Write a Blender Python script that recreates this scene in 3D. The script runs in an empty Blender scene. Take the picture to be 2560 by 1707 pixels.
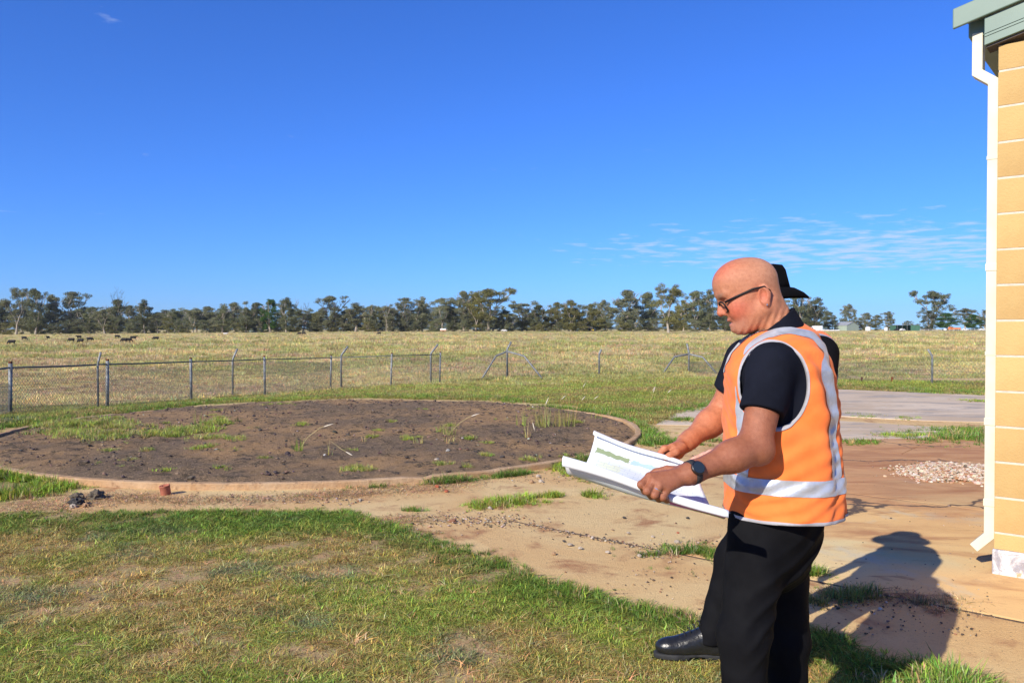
import bpy, bmesh, math, random
import numpy as np
from mathutils import Vector, Matrix

random.seed(7)
rng = np.random.default_rng(7)
scene = bpy.context.scene
col = scene.collection

# ---------------------------------------------------------------- camera
FOC = 2000.0            # focal length in photograph pixels (2560 wide)
PITCH = math.atan(31.0 / 2000.0)
CAM = np.array([0.0, 0.0, 1.5])
cam_d = bpy.data.cameras.new("camera")
cam_d.sensor_width = 36.0
cam_d.lens = FOC / 2560.0 * 36.0
cam_d.clip_start = 0.05
cam_d.clip_end = 20000.0
cam = bpy.data.objects.new("camera", cam_d)
cam.location = CAM
cam.rotation_euler = (math.pi / 2 - PITCH, 0, 0)
col.objects.link(cam)
scene.camera = cam

# ---------------------------------------------------------------- sun and sky
SUN_EL = math.radians(31.0)
SUN_H = np.array([-0.61, -0.79])            # horizontal direction towards the sun
SUN_H = SUN_H / np.linalg.norm(SUN_H)
sun_d = bpy.data.lights.new("sun", 'SUN')
sun_d.energy = 4.6
sun_d.angle = math.radians(0.53)
sun_d.color = (1.0, 0.93, 0.82)
sun = bpy.data.objects.new("sun", sun_d)
tosun = Vector((SUN_H[0] * math.cos(SUN_EL), SUN_H[1] * math.cos(SUN_EL), math.sin(SUN_EL)))
sun.rotation_euler = (-tosun).to_track_quat('-Z', 'Y').to_euler()
sun.location = tosun * 50
col.objects.link(sun)

world = bpy.data.worlds.new("World")
scene.world = world
world.use_nodes = True
wn, wl = world.node_tree.nodes, world.node_tree.links
wn.clear()
w_out = wn.new("ShaderNodeOutputWorld")
w_bg = wn.new("ShaderNodeBackground")
w_bg.inputs["Strength"].default_value = 0.13
w_sky = wn.new("ShaderNodeTexSky")
w_sky.sky_type = 'NISHITA'
w_sky.sun_disc = False
w_sky.sun_elevation = SUN_EL
w_sky.sun_rotation = math.atan2(SUN_H[0], SUN_H[1])
w_sky.altitude = 0
w_sky.air_density = 1.0
w_sky.dust_density = 0.0
w_sky.ozone_density = 8.0
w_tint = wn.new("ShaderNodeMix"); w_tint.data_type = 'RGBA'; w_tint.blend_type = 'MULTIPLY'   # the camera's colour balance, the same over the whole sky
w_tint.inputs[0].default_value = 1.0
w_tint.inputs[7].default_value = (0.315, 0.545, 0.97, 1)
wl.new(w_sky.outputs[0], w_tint.inputs[6])
# thin high cloud: noise on a plane far overhead, seen in perspective
w_geo = wn.new("ShaderNodeTexCoord")
w_sep = wn.new("ShaderNodeSeparateXYZ")
wl.new(w_geo.outputs["Generated"], w_sep.inputs[0])
def wmath(op, a, b=None, c=None):
    n = wn.new("ShaderNodeMath"); n.operation = op
    for i, v in enumerate((a, b, c)):
        if v is None: continue
        if isinstance(v, (int, float)): n.inputs[i].default_value = v
        else: wl.new(v, n.inputs[i])
    return n.outputs[0]
zc = wmath('ADD', wmath('MAXIMUM', w_sep.outputs[2], 0.0), 0.03)
cx = wmath('DIVIDE', w_sep.outputs[0], zc)
cy = wmath('DIVIDE', w_sep.outputs[1], zc)
w_cmb = wn.new("ShaderNodeCombineXYZ")
wl.new(cx, w_cmb.inputs[0]); wl.new(cy, w_cmb.inputs[1])
w_n1 = wn.new("ShaderNodeTexNoise")
w_n1.inputs["Scale"].default_value = 3.6
w_n1.inputs["Detail"].default_value = 6
w_n1.inputs["Roughness"].default_value = 0.55
wl.new(w_cmb.outputs[0], w_n1.inputs["Vector"])
# broad bank of cloud lying out to the right, as wide as it is long
bx = wmath('SUBTRACT', cx, 3.5); by = wmath('SUBTRACT', cy, 7.7)
bank = wmath('ADD', wmath('MULTIPLY', bx, wmath('MULTIPLY', bx, 0.065)), wmath('MULTIPLY', by, wmath('MULTIPLY', by, 0.13)))
bank = wmath('SUBTRACT', 1.0, wmath('MINIMUM', bank, 1.0))
w_thr = wmath('SUBTRACT', wmath('ADD', w_n1.outputs[0], wmath('MULTIPLY', bank, 0.29)), 0.688)
w_mask = wmath('MINIMUM', wmath('MAXIMUM', wmath('MULTIPLY', w_thr, 3.4), 0.0), 0.66)
w_mix = wn.new("ShaderNodeMix"); w_mix.data_type = 'RGBA'
wl.new(w_mask, w_mix.inputs[0])
wl.new(w_tint.outputs[2], w_mix.inputs[6])
w_mix.inputs[7].default_value = (3.5, 4.1, 5.3, 1)
wl.new(w_mix.outputs[2], w_bg.inputs["Color"])
wl.new(w_bg.outputs[0], w_out.inputs[0])

vs = scene.view_settings
vs.view_transform = 'Standard'
vs.look = 'None'
vs.gamma = 1.0
vs.use_curve_mapping = False
vs.exposure = 0.5

# ---------------------------------------------------------------- picture <-> place
_cp, _sp = math.cos(PITCH), math.sin(PITCH)
def rays(px, py):
    px = np.asarray(px, float); py = np.asarray(py, float)
    xc = (px - 1280.0) / FOC; yc = -(py - 853.5) / FOC
    return np.stack([xc, _cp + yc * _sp, -_sp + yc * _cp], -1)
def P(px, py, D):
    d = rays(px, py); return CAM + d * (D / d[1])
def smooth(e0, e1, x):
    t = np.clip((x - e0) / (e1 - e0), 0, 1); return t * t * (3 - 2 * t)

_perm = np.random.default_rng(3).random((256, 256))
def vnoise(x, y, seed=0):
    x = np.asarray(x, float) + seed * 17.37; y = np.asarray(y, float) + seed * 9.71
    xi = np.floor(x).astype(int); yi = np.floor(y).astype(int)
    fx = x - xi; fy = y - yi
    fx = fx * fx * (3 - 2 * fx); fy = fy * fy * (3 - 2 * fy)
    g = lambda a, b: _perm[(a) & 255, (b) & 255]
    return (g(xi, yi) * (1 - fx) + g(xi + 1, yi) * fx) * (1 - fy) + (g(xi, yi + 1) * (1 - fx) + g(xi + 1, yi + 1) * fx) * fy
def fbm(x, y, seed=0, oct=4):
    s = 0; a = 0.5; f = 1.0
    for i in range(oct):
        s = s + a * vnoise(x * f, y * f, seed + i); a *= 0.5; f *= 2.03
    return s / (1 - 0.5 ** oct)

PAD_C = np.array([-2.67, 11.98]); PAD_R = 4.55
_ybx = [-40, -13, -9, -7.5, -6, -3, 0, 2, 4, 8, 15, 40]
_yby = [6.0, 8.5, 11.5, 14.0, 15.6, 17.0, 17.0, 17.4, 20.0, 21.2, 21.8, 23.0]
_fpx = [-2000, 0, 500, 900, 1300, 1700, 2100, 2560, 5000]
_fpy = [838, 836, 832, 829, 828, 828, 826.5, 826, 826]
def terrain_base(x, y):
    x = np.asarray(x, float); y = np.asarray(y, float)
    e = y - np.interp(x, _ybx, _yby)
    ep = np.where(e > 0, e * smooth(0, 4, e) , 0)
    z = -0.056 * np.minimum(ep, 34) - 0.012 * np.clip(ep - 34, 0, 40) - 0.002 * np.clip(ep - 74, 0, 130)
    far = 1.5 - (np.interp(1280 + 2000 * x / np.maximum(y, 20), _fpx, _fpy) - 822.5) * 0.3
    w = smooth(150, 600, y)
    return z * (1 - w) + far * w, e
def terrain(x, y):
    x = np.asarray(x, float); y = np.asarray(y, float)
    z, e = terrain_base(x, y)
    und = (fbm(x * 0.35, y * 0.35, 5, 3) - 0.5) * 0.09 * smooth(0, 8, e)
    und = und + (fbm(x * 0.08, y * 0.05, 6, 3) - 0.5) * 0.7 * smooth(12, 60, e) * (1 - smooth(400, 600, y))
    near = (fbm(x * 1.3, y * 1.3, 8, 3) - 0.5) * 0.006 * (1 - smooth(0, 8, e))
    return z + und + near
_Dm = np.geomspace(1.2, 1500, 220)
def ground_hit(px, py):
    """where the line of sight through a picture point meets the ground"""
    px = np.atleast_1d(np.asarray(px, float)); py = np.atleast_1d(np.asarray(py, float))
    out = np.zeros((len(px), 3))
    for i in range(0, len(px), 4000):
        d = rays(px[i:i+4000], py[i:i+4000]); k = d / d[:, 1:2]
        X = k[:, 0:1] * _Dm; Z = CAM[2] + k[:, 2:3] * _Dm
        below = (Z - terrain_base(X, np.broadcast_to(_Dm, X.shape))[0]) < 0
        j = np.argmax(below, 1); j[~below.any(1)] = len(_Dm) - 1
        j0 = np.maximum(j - 1, 0); lo = _Dm[j0]; hi = _Dm[j]
        for _ in range(14):
            m = (lo + hi) / 2
            b = (CAM[2] + k[:, 2] * m - terrain_base(k[:, 0] * m, m)[0]) < 0
            hi = np.where(b, m, hi); lo = np.where(b, lo, m)
        m = (lo + hi) / 2
        out[i:i+4000] = np.stack([k[:, 0] * m, m, terrain(k[:, 0] * m, m)], -1)
    return out
def inpoly(px, py, poly):
    px = np.asarray(px); py = np.asarray(py); c = np.zeros(px.shape, bool)
    n = len(poly)
    for i in range(n):
        x1, y1 = poly[i]; x2, y2 = poly[(i + 1) % n]
        if y1 == y2: continue
        m = ((y1 > py) != (y2 > py)) & (px < (x2 - x1) * (py - y1) / (y2 - y1) + x1)
        c ^= m
    return c
def to_px(X, Y, Z):
    d = np.stack([np.asarray(X) - CAM[0], np.asarray(Y) - CAM[1], np.asarray(Z) - CAM[2]], -1)
    f = d[..., 1] * _cp - d[..., 2] * _sp; u = d[..., 1] * _sp + d[..., 2] * _cp
    f = np.where(f > 0.05, f, 0.05)
    return 1280 + FOC * d[..., 0] / f, 853.5 - FOC * u / f

# ---------------------------------------------------------------- objects
def tag(o, label=None, cat=None, group=None, kind=None):
    if label: o["label"] = label
    if cat: o["category"] = cat
    if group: o["group"] = group
    if kind: o["kind"] = kind
    return o
def thing(name, label, cat, loc=(0, 0, 0), rz=0.0, group=None, kind=None):
    o = bpy.data.objects.new(name, None)
    o.empty_display_size = 0.2
    o.location = loc; o.rotation_euler = (0, 0, rz)
    col.objects.link(o)
    return tag(o, label, cat, group, kind)
def link_mesh(name, me, mat=None, parent=None, smooth_=False):
    if mat is not None and len(me.materials) == 0: me.materials.append(mat)
    if smooth_: me.polygons.foreach_set("use_smooth", [True] * len(me.polygons))
    o = bpy.data.objects.new(name, me)
    col.objects.link(o)
    if parent is not None:
        o.parent = parent
    return o
def np_mesh(name, verts, faces):
    """faces: (n,k) array or list of lists"""
    me = bpy.data.meshes.new(name)
    if isinstance(faces, np.ndarray):
        n, k = faces.shape
        me.vertices.add(len(verts)); me.vertices.foreach_set("co", np.asarray(verts, np.float32).ravel())
        me.loops.add(n * k); me.loops.foreach_set("vertex_index", faces.astype(np.int32).ravel())
        me.polygons.add(n)
        me.polygons.foreach_set("loop_start", np.arange(0, n * k, k, dtype=np.int32))
        me.polygons.foreach_set("loop_total", np.full(n, k, np.int32))
        me.update(calc_edges=True); me.validate()
    else:
        me.from_pydata([tuple(v) for v in verts], [], [tuple(f) for f in faces]); me.update()
    return me
def vcol(me, name, c):
    a = me.color_attributes.new(name, 'FLOAT_COLOR', 'POINT')
    c = np.asarray(c, np.float32)
    if c.shape[1] == 3: c = np.c_[c, np.ones(len(c), np.float32)]
    a.data.foreach_set("color", c.ravel())
class MB:
    """collects boxes, bars and tubes into one mesh"""
    def __init__(s): s.v = []; s.f = []
    def add(s, v, f):
        o = len(s.v); s.v += [tuple(map(float, p)) for p in v]; s.f += [tuple(i + o for i in q) for q in f]
    def box(s, c, d, ax=None):
        c = np.array(c, float); h = np.array(d, float) / 2
        A = np.eye(3) if ax is None else np.array(ax, float)
        v = [c + A.T @ (np.array([i, j, k]) * h) for i in (-1, 1) for j in (-1, 1) for k in (-1, 1)]
        s.add(v, [(0, 1, 3, 2), (4, 6, 7, 5), (0, 4, 5, 1), (2, 3, 7, 6), (0, 2, 6, 4), (1, 5, 7, 3)])
    def tube(s, pts, r, n=8, cap=True):
        pts = [np.array(p, float) for p in pts]
        rr = r if hasattr(r, '__len__') else [r] * len(pts)
        rings = []; prev = None
        for i, p in enumerate(pts):
            t = (pts[min(i + 1, len(pts) - 1)] - pts[max(i - 1, 0)]); t = t / (np.linalg.norm(t) + 1e-12)
            if prev is None:
                a = np.array([0, 0, 1.0]) if abs(t[2]) < 0.9 else np.array([1.0, 0, 0])
                x = np.cross(a, t)
            else:
                x = prev - t * np.dot(prev, t)
            x = x / np.linalg.norm(x); prev = x; y = np.cross(t, x)
            rings.append([p + rr[i] * (math.cos(q) * x + math.sin(q) * y) for q in [2 * math.pi * k / n for k in range(n)]])
        v = [q for ring in rings for q in ring]; f = []
        for i in range(len(pts) - 1):
            for k in range(n):
                f.append((i * n + k, i * n + (k + 1) % n, (i + 1) * n + (k + 1) % n, (i + 1) * n + k))
        if cap:
            f.append(tuple(range(n - 1, -1, -1))); f.append(tuple((len(pts) - 1) * n + k for k in range(n)))
        s.add(v, f)
    def mesh(s, name):
        return np_mesh(name, s.v, s.f)
    def build(s, name, mat, parent=None, smooth_=False):
        return link_mesh(name, s.mesh(name), mat, parent, smooth_)
def bevel(o, w=0.004, seg=2):
    m = o.modifiers.new("bevel", 'BEVEL'); m.width = w; m.segments = seg; m.limit_method = 'ANGLE'
    return o

# ---------------------------------------------------------------- materials
def new_mat(name):
    m = bpy.data.materials.new(name); m.use_nodes = True
    nt = m.node_tree; b = nt.nodes["Principled BSDF"]
    return m, nt, b
def nd(nt, typ, **kw):
    n = nt.nodes.new(typ)
    for k, v in kw.items(): setattr(n, k, v)
    return n
def setv(nt, sock, v):
    if hasattr(v, "is_output") or isinstance(v, bpy.types.NodeSocket): nt.links.new(v, sock)
    else: sock.default_value = v
def mixc(nt, fac, a, b, blend='MIX'):
    n = nd(nt, "ShaderNodeMix", data_type='RGBA', blend_type=blend)
    setv(nt, n.inputs[0], fac)
    for i, c in ((6, a), (7, b)):
        if isinstance(c, tuple): c = c if len(c) == 4 else c + (1,)
        setv(nt, n.inputs[i], c)
    return n.outputs[2]
def ramp(nt, fac, a, b):
    n = nd(nt, "ShaderNodeMapRange"); n.clamp = True; n.interpolation_type = 'SMOOTHSTEP'
    setv(nt, n.inputs[0], fac); n.inputs[1].default_value = a; n.inputs[2].default_value = b
    return n.outputs[0]
def noise(nt, scale, detail=4, rough=0.55, vec=None, dist=0.0, out=0):
    n = nd(nt, "ShaderNodeTexNoise")
    n.inputs["Scale"].default_value = scale; n.inputs["Detail"].default_value = detail
    n.inputs["Roughness"].default_value = rough; n.inputs["Distortion"].default_value = dist
    if vec is not None: nt.links.new(vec, n.inputs["Vector"])
    return n.outputs[out]
def coord(nt, which="Object", scale=None):
    t = nd(nt, "ShaderNodeTexCoord").outputs[which]
    if scale is None: return t
    m = nd(nt, "ShaderNodeMapping"); m.inputs["Scale"].default_value = scale
    nt.links.new(t, m.inputs[0]); return m.outputs[0]
def geo_pos(nt, scale=None):
    t = nd(nt, "ShaderNodeNewGeometry").outputs["Position"]
    if scale is None: return t
    m = nd(nt, "ShaderNodeMapping"); m.inputs["Scale"].default_value = scale
    nt.links.new(t, m.inputs[0]); return m.outputs[0]
def bump(nt, b, h, strength=0.4, dist=0.02):
    n = nd(nt, "ShaderNodeBump"); n.inputs["Strength"].default_value = strength; n.inputs["Distance"].default_value = dist
    nt.links.new(h, n.inputs["Height"]); nt.links.new(n.outputs[0], b.inputs["Normal"])
def attr(nt, name, typ='GEOMETRY'):
    n = nd(nt, "ShaderNodeAttribute"); n.attribute_name = name; n.attribute_type = typ
    return n.outputs["Color"]
def simple(name, c1, c2=None, scale=8.0, rough=0.7, bs=0.0, bscale=40.0, metal=0.0, spec=0.3, bdist=0.01, rnd=0.0):
    m, nt, b = new_mat(name)
    v = coord(nt)
    c2 = c2 or tuple(x * 0.8 for x in c1)
    out = mixc(nt, ramp(nt, noise(nt, scale, 5, 0.6, v), 0.35, 0.68), c1, c2)
    if rnd:
        oi = nd(nt, "ShaderNodeObjectInfo").outputs["Random"]
        h = nd(nt, "ShaderNodeHueSaturation"); nt.links.new(out, h.inputs["Color"])
        mr = nd(nt, "ShaderNodeMapRange"); nt.links.new(oi, mr.inputs[0]); mr.inputs[3].default_value = 1 - rnd; mr.inputs[4].default_value = 1 + rnd
        nt.links.new(mr.outputs[0], h.inputs["Value"]); out = h.outputs[0]
    nt.links.new(out, b.inputs["Base Color"])
    b.inputs["Roughness"].default_value = rough; b.inputs["Metallic"].default_value = metal
    b.inputs["Specular IOR Level"].default_value = spec
    if bs: bump(nt, b, noise(nt, bscale, 5, 0.6, v), bs, bdist)
    return m

# ================================================================ GROUND
# outlines traced on the picture, used as places on the ground
LAWN_EDGE = [(-900, 1300), (-300, 1292), (0, 1290), (120, 1278), (300, 1288), (500, 1283), (700, 1285), (870, 1282), (960, 1312), (1050, 1347),
             (1150, 1382), (1250, 1415), (1300, 1440), (1400, 1472), (1500, 1500), (1600, 1528), (1700, 1548), (1800, 1575), (1900, 1575), (2000, 1570),
             (2080, 1590), (2140, 1630), (2250, 1668), (2400, 1705), (2600, 1760), (3400, 1900)]
FRONT_LAWN = LAWN_EDGE + [(3400, 9000), (-900, 9000)]
MID_LAWN = [(-3000, 1010), (-200, 1085), (0, 1072), (250, 1040), (500, 1010), (900, 995), (1240, 1001), (1440, 1014), (1560, 1046), (1640, 1060),
            (1700, 1025), (1830, 1000), (1900, 985), (2080, 972), (2480, 990), (3200, 1010), (6000, 1010), (6000, 945), (2330, 955), (1900, 945), (1500, 936), (1265, 946), (1000, 962), (660, 985), (250, 1015), (-3000, 1015)]
LEFT_GRASS = [(-900, 1120), (0, 1135), (40, 1150), (190, 1190), (200, 1215), (130, 1240), (0, 1262), (-900, 1270)]

t = np.concatenate([-np.geomspace(12, 0.92, 28), np.linspace(-0.9, 0.9, 480), np.geomspace(0.92, 12, 28)])
ys = np.concatenate([np.linspace(-80, 0, 9), np.linspace(0.4, 2.4, 12), np.geomspace(2.45, 25, 215), np.geomspace(25.4, 7000, 270)])
SX = np.maximum(ys, 2.0) + 1.0
GX = t[None, :] * SX[:, None]; GX = np.where(np.abs(GX) > 5000, np.sign(GX) * (5000 + 1000 * np.tanh((np.abs(GX) - 5000) / 20000)), GX); GY = np.repeat(ys[:, None], len(t), 1)
GZ = terrain(GX, GY)
gpx, gpy = to_px(GX, GY, GZ)
gpx = np.where(GY < 1.0, 1280, gpx); gpy = np.where(GY < 1.0, 5000, gpy)
wob = (fbm(GX * 2.2, GY * 2.2, 11, 3) - 0.5) * 46
def soft_in(poly, amp=1.0):
    acc = 0
    for dx, dy in ((0, 0), (14, 4), (-14, -4), (6, -7), (-6, 7)):
        acc = acc + inpoly(gpx + wob * amp + dx, gpy + wob * amp * 0.35 + dy, poly)
    return acc / 5.0
z_front = soft_in(FRONT_LAWN)
z_mid = np.maximum(soft_in(MID_LAWN, 0.3), soft_in(LEFT_GRASS))
fe = GY - np.interp(GX, _ybx, _yby)
z_field = np.clip(smooth(16, 34, fe + 8 * (fbm(GX * .2, GY * .2, 4, 3) - .5)), 0, 1)
zone = np.stack([z_front, z_mid, z_field], -1).reshape(-1, 3)
ny, nx = GX.shape
ii = np.arange(ny * nx).reshape(ny, nx)
gf = np.stack([ii[:-1, :-1], ii[:-1, 1:], ii[1:, 1:], ii[1:, :-1]], -1).reshape(-1, 4)
g_me = np_mesh("ground", np.stack([GX, GY, GZ], -1).reshape(-1, 3), gf)
vcol(g_me, "zone", zone)

def rust_wash(nt, pos, c):
    """wide red-brown silt stain left by water running past the building corner"""
    sx = nd(nt, "ShaderNodeSeparateXYZ"); nt.links.new(pos, sx.inputs[0])
    def m2(op, a, b2):
        n = nd(nt, "ShaderNodeMath", operation=op); setv(nt, n.inputs[0], a); setv(nt, n.inputs[1], b2); return n.outputs[0]
    wz = m2('MULTIPLY', m2('SUBTRACT', noise(nt, .8, 6, .62, geo_pos(nt, (.8, 1.5, 1)), .8), .5), 4.5)
    a = ramp(nt, m2('ADD', sx.outputs[0], wz), 1.6, 3.4); d = ramp(nt, m2('ADD', sx.outputs[1], wz), 5.4, 7.6); e = ramp(nt, m2('ADD', sx.outputs[1], wz), 12.5, 10.5)
    f = m2('MULTIPLY', m2('MULTIPLY', a, d), e)
    st = mixc(nt, ramp(nt, noise(nt, 1.3, 6, .65, geo_pos(nt, (.7, 1.8, 1)), .6), .40, .62), (.52, .27, .125), (.36, .155, .07))
    return mixc(nt, m2('MULTIPLY', f, .85), c, st)
def dirt_color(nt, pos):
    """baked orange clay with paler silt and dark wash marks"""
    n1 = noise(nt, 0.55, 5, 0.6, pos, 0.6); n2 = noise(nt, 2.3, 6, 0.65, pos, 0.3); n3 = noise(nt, 60, 3, 0.7, pos)
    c = mixc(nt, ramp(nt, n1, 0.38, 0.62), (0.71, 0.52, 0.25), (0.65, 0.42, 0.185))
    c = mixc(nt, ramp(nt, n2, 0.50, 0.70), c, (0.40, 0.20, 0.095))
    c = rust_wash(nt, pos, c)
    c = mixc(nt, ramp(nt, n3, 0.60, 0.72), c, (0.20, 0.13, 0.085))
    return c
m_ground, nt, b = new_mat("ground_soil_and_grass")
pos = geo_pos(nt)
sep = nd(nt, "ShaderNodeSeparateColor"); nt.links.new(attr(nt, "zone"), sep.inputs[0])
dirt = dirt_color(nt, pos)
la = mixc(nt, ramp(nt, noise(nt, 9, 5, 0.65, pos), 0.36, 0.64), (0.46, 0.285, 0.15), (0.32, 0.26, 0.11))
la = mixc(nt, ramp(nt, noise(nt, 70, 4, 0.7, pos), 0.5, 0.68), la, (0.52, 0.41, 0.20))
mid = mixc(nt, ramp(nt, noise(nt, 1.1, 5, 0.6, pos), 0.35, 0.65), (0.235, 0.23, 0.075), (0.33, 0.29, 0.11))
mid = mixc(nt, ramp(nt, noise(nt, 22, 4, 0.7, pos), 0.5, 0.75), mid, (0.13, 0.15, 0.04))
fp = geo_pos(nt, (0.05, 0.028, 0.05))
fld = mixc(nt, ramp(nt, noise(nt, 1.0, 6, 0.6, fp, 0.4), 0.40, 0.60), (0.58, 0.46, 0.18), (0.42, 0.36, 0.12))
fld = mixc(nt, ramp(nt, noise(nt, 5.0, 6, 0.65, fp, 0.5), 0.48, 0.66), fld, (0.50, 0.37, 0.20))
fld = mixc(nt, ramp(nt, noise(nt, 22.0, 5, 0.7, fp), 0.55, 0.75), fld, (0.25, 0.22, 0.08))
c = mixc(nt, sep.outputs[1], dirt, mid)
c = mixc(nt, sep.outputs[0], c, la)
c = mixc(nt, sep.outputs[2], c, fld)
nt.links.new(c, b.inputs["Base Color"])
b.inputs["Roughness"].default_value = 0.95; b.inputs["Specular IOR Level"].default_value = 0.1
bh = nd(nt, "ShaderNodeMath", operation='ADD')
nt.links.new(noise(nt, 14, 6, 0.7, pos), bh.inputs[0]); nt.links.new(noise(nt, 90, 4, 0.7, pos), bh.inputs[1])
bump(nt, b, bh.outputs[0], 0.55, 0.02)
ground = link_mesh("ground", g_me, m_ground, None, True)
tag(ground, "baked orange clay, thin dry lawn and wide straw-coloured paddock", None, None, "structure")

# ---------------------------------------------------------------- concrete apron of cast slabs
U = np.array([0.77, -0.637]); U /= np.linalg.norm(U); V = np.array([-U[1], U[0]])
m_conc, nt, b = new_mat("silt_stained_concrete")
pos = geo_pos(nt)
n1 = noise(nt, 0.5, 6, 0.6, pos, 0.8); n2 = noise(nt, 0.9, 7, 0.62, geo_pos(nt, (.8, 1.7, 1)), 0.9); n3 = noise(nt, 75, 3, 0.7, pos)
c = mixc(nt, ramp(nt, n1, 0.36, 0.58), (0.68, 0.535, 0.27), (0.74, 0.48, 0.205))
c = mixc(nt, ramp(nt, n2, 0.47, 0.66), c, (0.46, 0.235, 0.105))
c = mixc(nt, ramp(nt, noise(nt, 1.6, 6, 0.65, geo_pos(nt, (.7, 2.0, 1)), 0.6), 0.56, 0.70), c, (0.33, 0.15, 0.07))
c = mixc(nt, ramp(nt, noise(nt, 1.1, 5, 0.6, geo_pos(nt, (1.3, 0.8, 1)), 0.4), 0.57, 0.72), c, (0.56, 0.485, 0.33))
c = rust_wash(nt, pos, c)
vo = nd(nt, "ShaderNodeTexVoronoi"); vo.feature = 'DISTANCE_TO_EDGE'; vo.inputs["Scale"].default_value = .55
wv = nd(nt, "ShaderNodeMix", data_type='VECTOR'); wv.inputs[0].default_value = .28; nt.links.new(pos, wv.inputs[4]); nt.links.new(noise(nt, 2.2, 6, .6, pos, 0, 1), wv.inputs[5]); nt.links.new(wv.outputs[1], vo.inputs["Vector"])
ck = nd(nt, "ShaderNodeMath", operation='MULTIPLY'); nt.links.new(ramp(nt, vo.outputs["Distance"], .010, .003), ck.inputs[0]); nt.links.new(ramp(nt, noise(nt, .7, 3, .5, pos), .46, .56), ck.inputs[1])
c = mixc(nt, ck.outputs[0], c, (.12, .085, .06))
c = mixc(nt, ramp(nt, n3, 0.63, 0.74), c, (0.22, 0.15, 0.10))
nt.links.new(c, b.inputs["Base Color"]); b.inputs["Roughness"].default_value = 0.9; b.inputs["Specular IOR Level"].default_value = 0.15
bump(nt, b, noise(nt, 38, 6, 0.7, pos), 0.25, 0.012)
m_conc2, nt, b = new_mat("grey_weathered_concrete")
pos = geo_pos(nt)
c = mixc(nt, ramp(nt, noise(nt, .8, 6, .65, geo_pos(nt, (.5, 1.2, 1)), .6), .36, .62), (0.62, 0.50, 0.36), (0.50, 0.38, 0.255))
c = mixc(nt, ramp(nt, noise(nt, 1.0, 7, .7, geo_pos(nt, (.45, 1.5, 1)), 1.2), .50, .62), c, (0.36, 0.31, 0.255))
c = mixc(nt, ramp(nt, noise(nt, 2.6, 6, .7, geo_pos(nt, (.6, 1.6, 1)), .8), .58, .68), c, (0.66, 0.58, 0.46))
nt.links.new(c, b.inputs["Base Color"]); b.inputs["Roughness"].default_value = .95; b.inputs["Specular IOR Level"].default_value = 0.05
bump(nt, b, noise(nt, 25, 6, .7, pos), .3, .012)

def slab(parent, poly2, z, mat, name="slab", th=0.05):
    """cast slab: slightly ragged outline, softened arris, real thickness"""
    pts = []
    n = len(poly2)
    for i in range(n):
        a = np.array(poly2[i]); c_ = np.array(poly2[(i + 1) % n]); L = np.linalg.norm(c_ - a); k = max(2, int(L / 0.22))
        for j in range(k):
            q = a + (c_ - a) * j / k
            dn = np.array([-(c_ - a)[1], (c_ - a)[0]]) / L
            q = q + dn * float((vnoise(q[0] * 4, q[1] * 4, 2) - 0.5) * 0.035)
            pts.append(q)
    pts = np.array(pts); ce = pts.mean(0); m = len(pts)
    inner = ce + (pts - ce) * (1 - 0.012 / np.linalg.norm(pts - ce, axis=1, keepdims=True))
    def zz(p, dz): return np.c_[p, z + dz + 0 * p[:, 0]]
    v = np.vstack([zz(inner, 0), zz(pts, -0.003), zz(pts, -th)])
    f = [tuple(range(m))]
    for r in (0, 1):
        for j in range(m):
            f.append((r * m + j, (r + 1) * m + j, (r + 1) * m + (j + 1) % m, r * m + (j + 1) % m))
    me = np_mesh(name, v, f)
    bm = bmesh.new(); bm.from_mesh(me); bmesh.ops.recalc_face_normals(bm, faces=bm.faces); bm.to_mesh(me); bm.free()
    return link_mesh(name, me, mat, parent)
apron = tag(thing("concrete_apron", None, None), "old concrete apron of cast slabs, stained with orange silt", None, None, "structure")
def uvp(u, v): return U * u + V * v
vj = [2.0, 4.80, 7.55, 10.35, 13.1]
for r in range(len(vj) - 1):
    for k, u0 in enumerate(np.arange(-9.5, 6.0, 3.05) + (0.9 if r % 2 else 0.0)):
        q = [uvp(u0, vj[r]), uvp(u0 + 3.05, vj[r]), uvp(u0 + 3.05, vj[r + 1]), uvp(u0, vj[r + 1])]
        ce = sum(q) / 4
        dmin = min(np.linalg.norm(np.array(a) * (1 - s) + np.array(b_) * s - PAD_C) for a, b_ in zip(q, q[1:] + q[:1]) for s in np.linspace(0, 1, 8))
        if dmin < PAD_R + 0.30 or ce[1] > 13.2 or ce[0] < -0.6: continue
        px_, py_ = to_px(*ce, 0)
        if ce[1] < 2.3 or inpoly(np.array([px_]), np.array([py_]), FRONT_LAWN)[0]: continue
        g = 0.008
        q = [uvp(u0 + g, vj[r] + g), uvp(u0 + 3.05 - g, vj[r] + g), uvp(u0 + 3.05 - g, vj[r + 1] - g), uvp(u0 + g, vj[r + 1] - g)]
        slab(apron, [tuple(a) for a in q], 0.005 + random.uniform(0, 0.002), m_conc)
m_joint = simple("dark_joint_soil", (.13, .09, .06), (.07, .05, .035), 30, .95, .6, 60)
for r in range(1, len(vj) - 1):
    for u0 in np.arange(-9.5, 6.0, 0.61):
        a, b_ = uvp(u0, vj[r]), uvp(u0 + .61, vj[r])
        if np.linalg.norm((a + b_) / 2 - PAD_C) < PAD_R + .5 or a[0] < -.4: continue
        mb = MB(); mb.box((*((a + b_) / 2), -.001), (.608, .012 + random.uniform(0, .010), .009), np.array([[U[0], U[1], 0], [V[0], V[1], 0], [0, 0, 1]])); mb.build("joint_fill", m_joint, apron)
def gp(pl): return [tuple(h[:2]) for h in ground_hit([a for a, _ in pl], [b_ for _, b_ in pl])]
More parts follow.
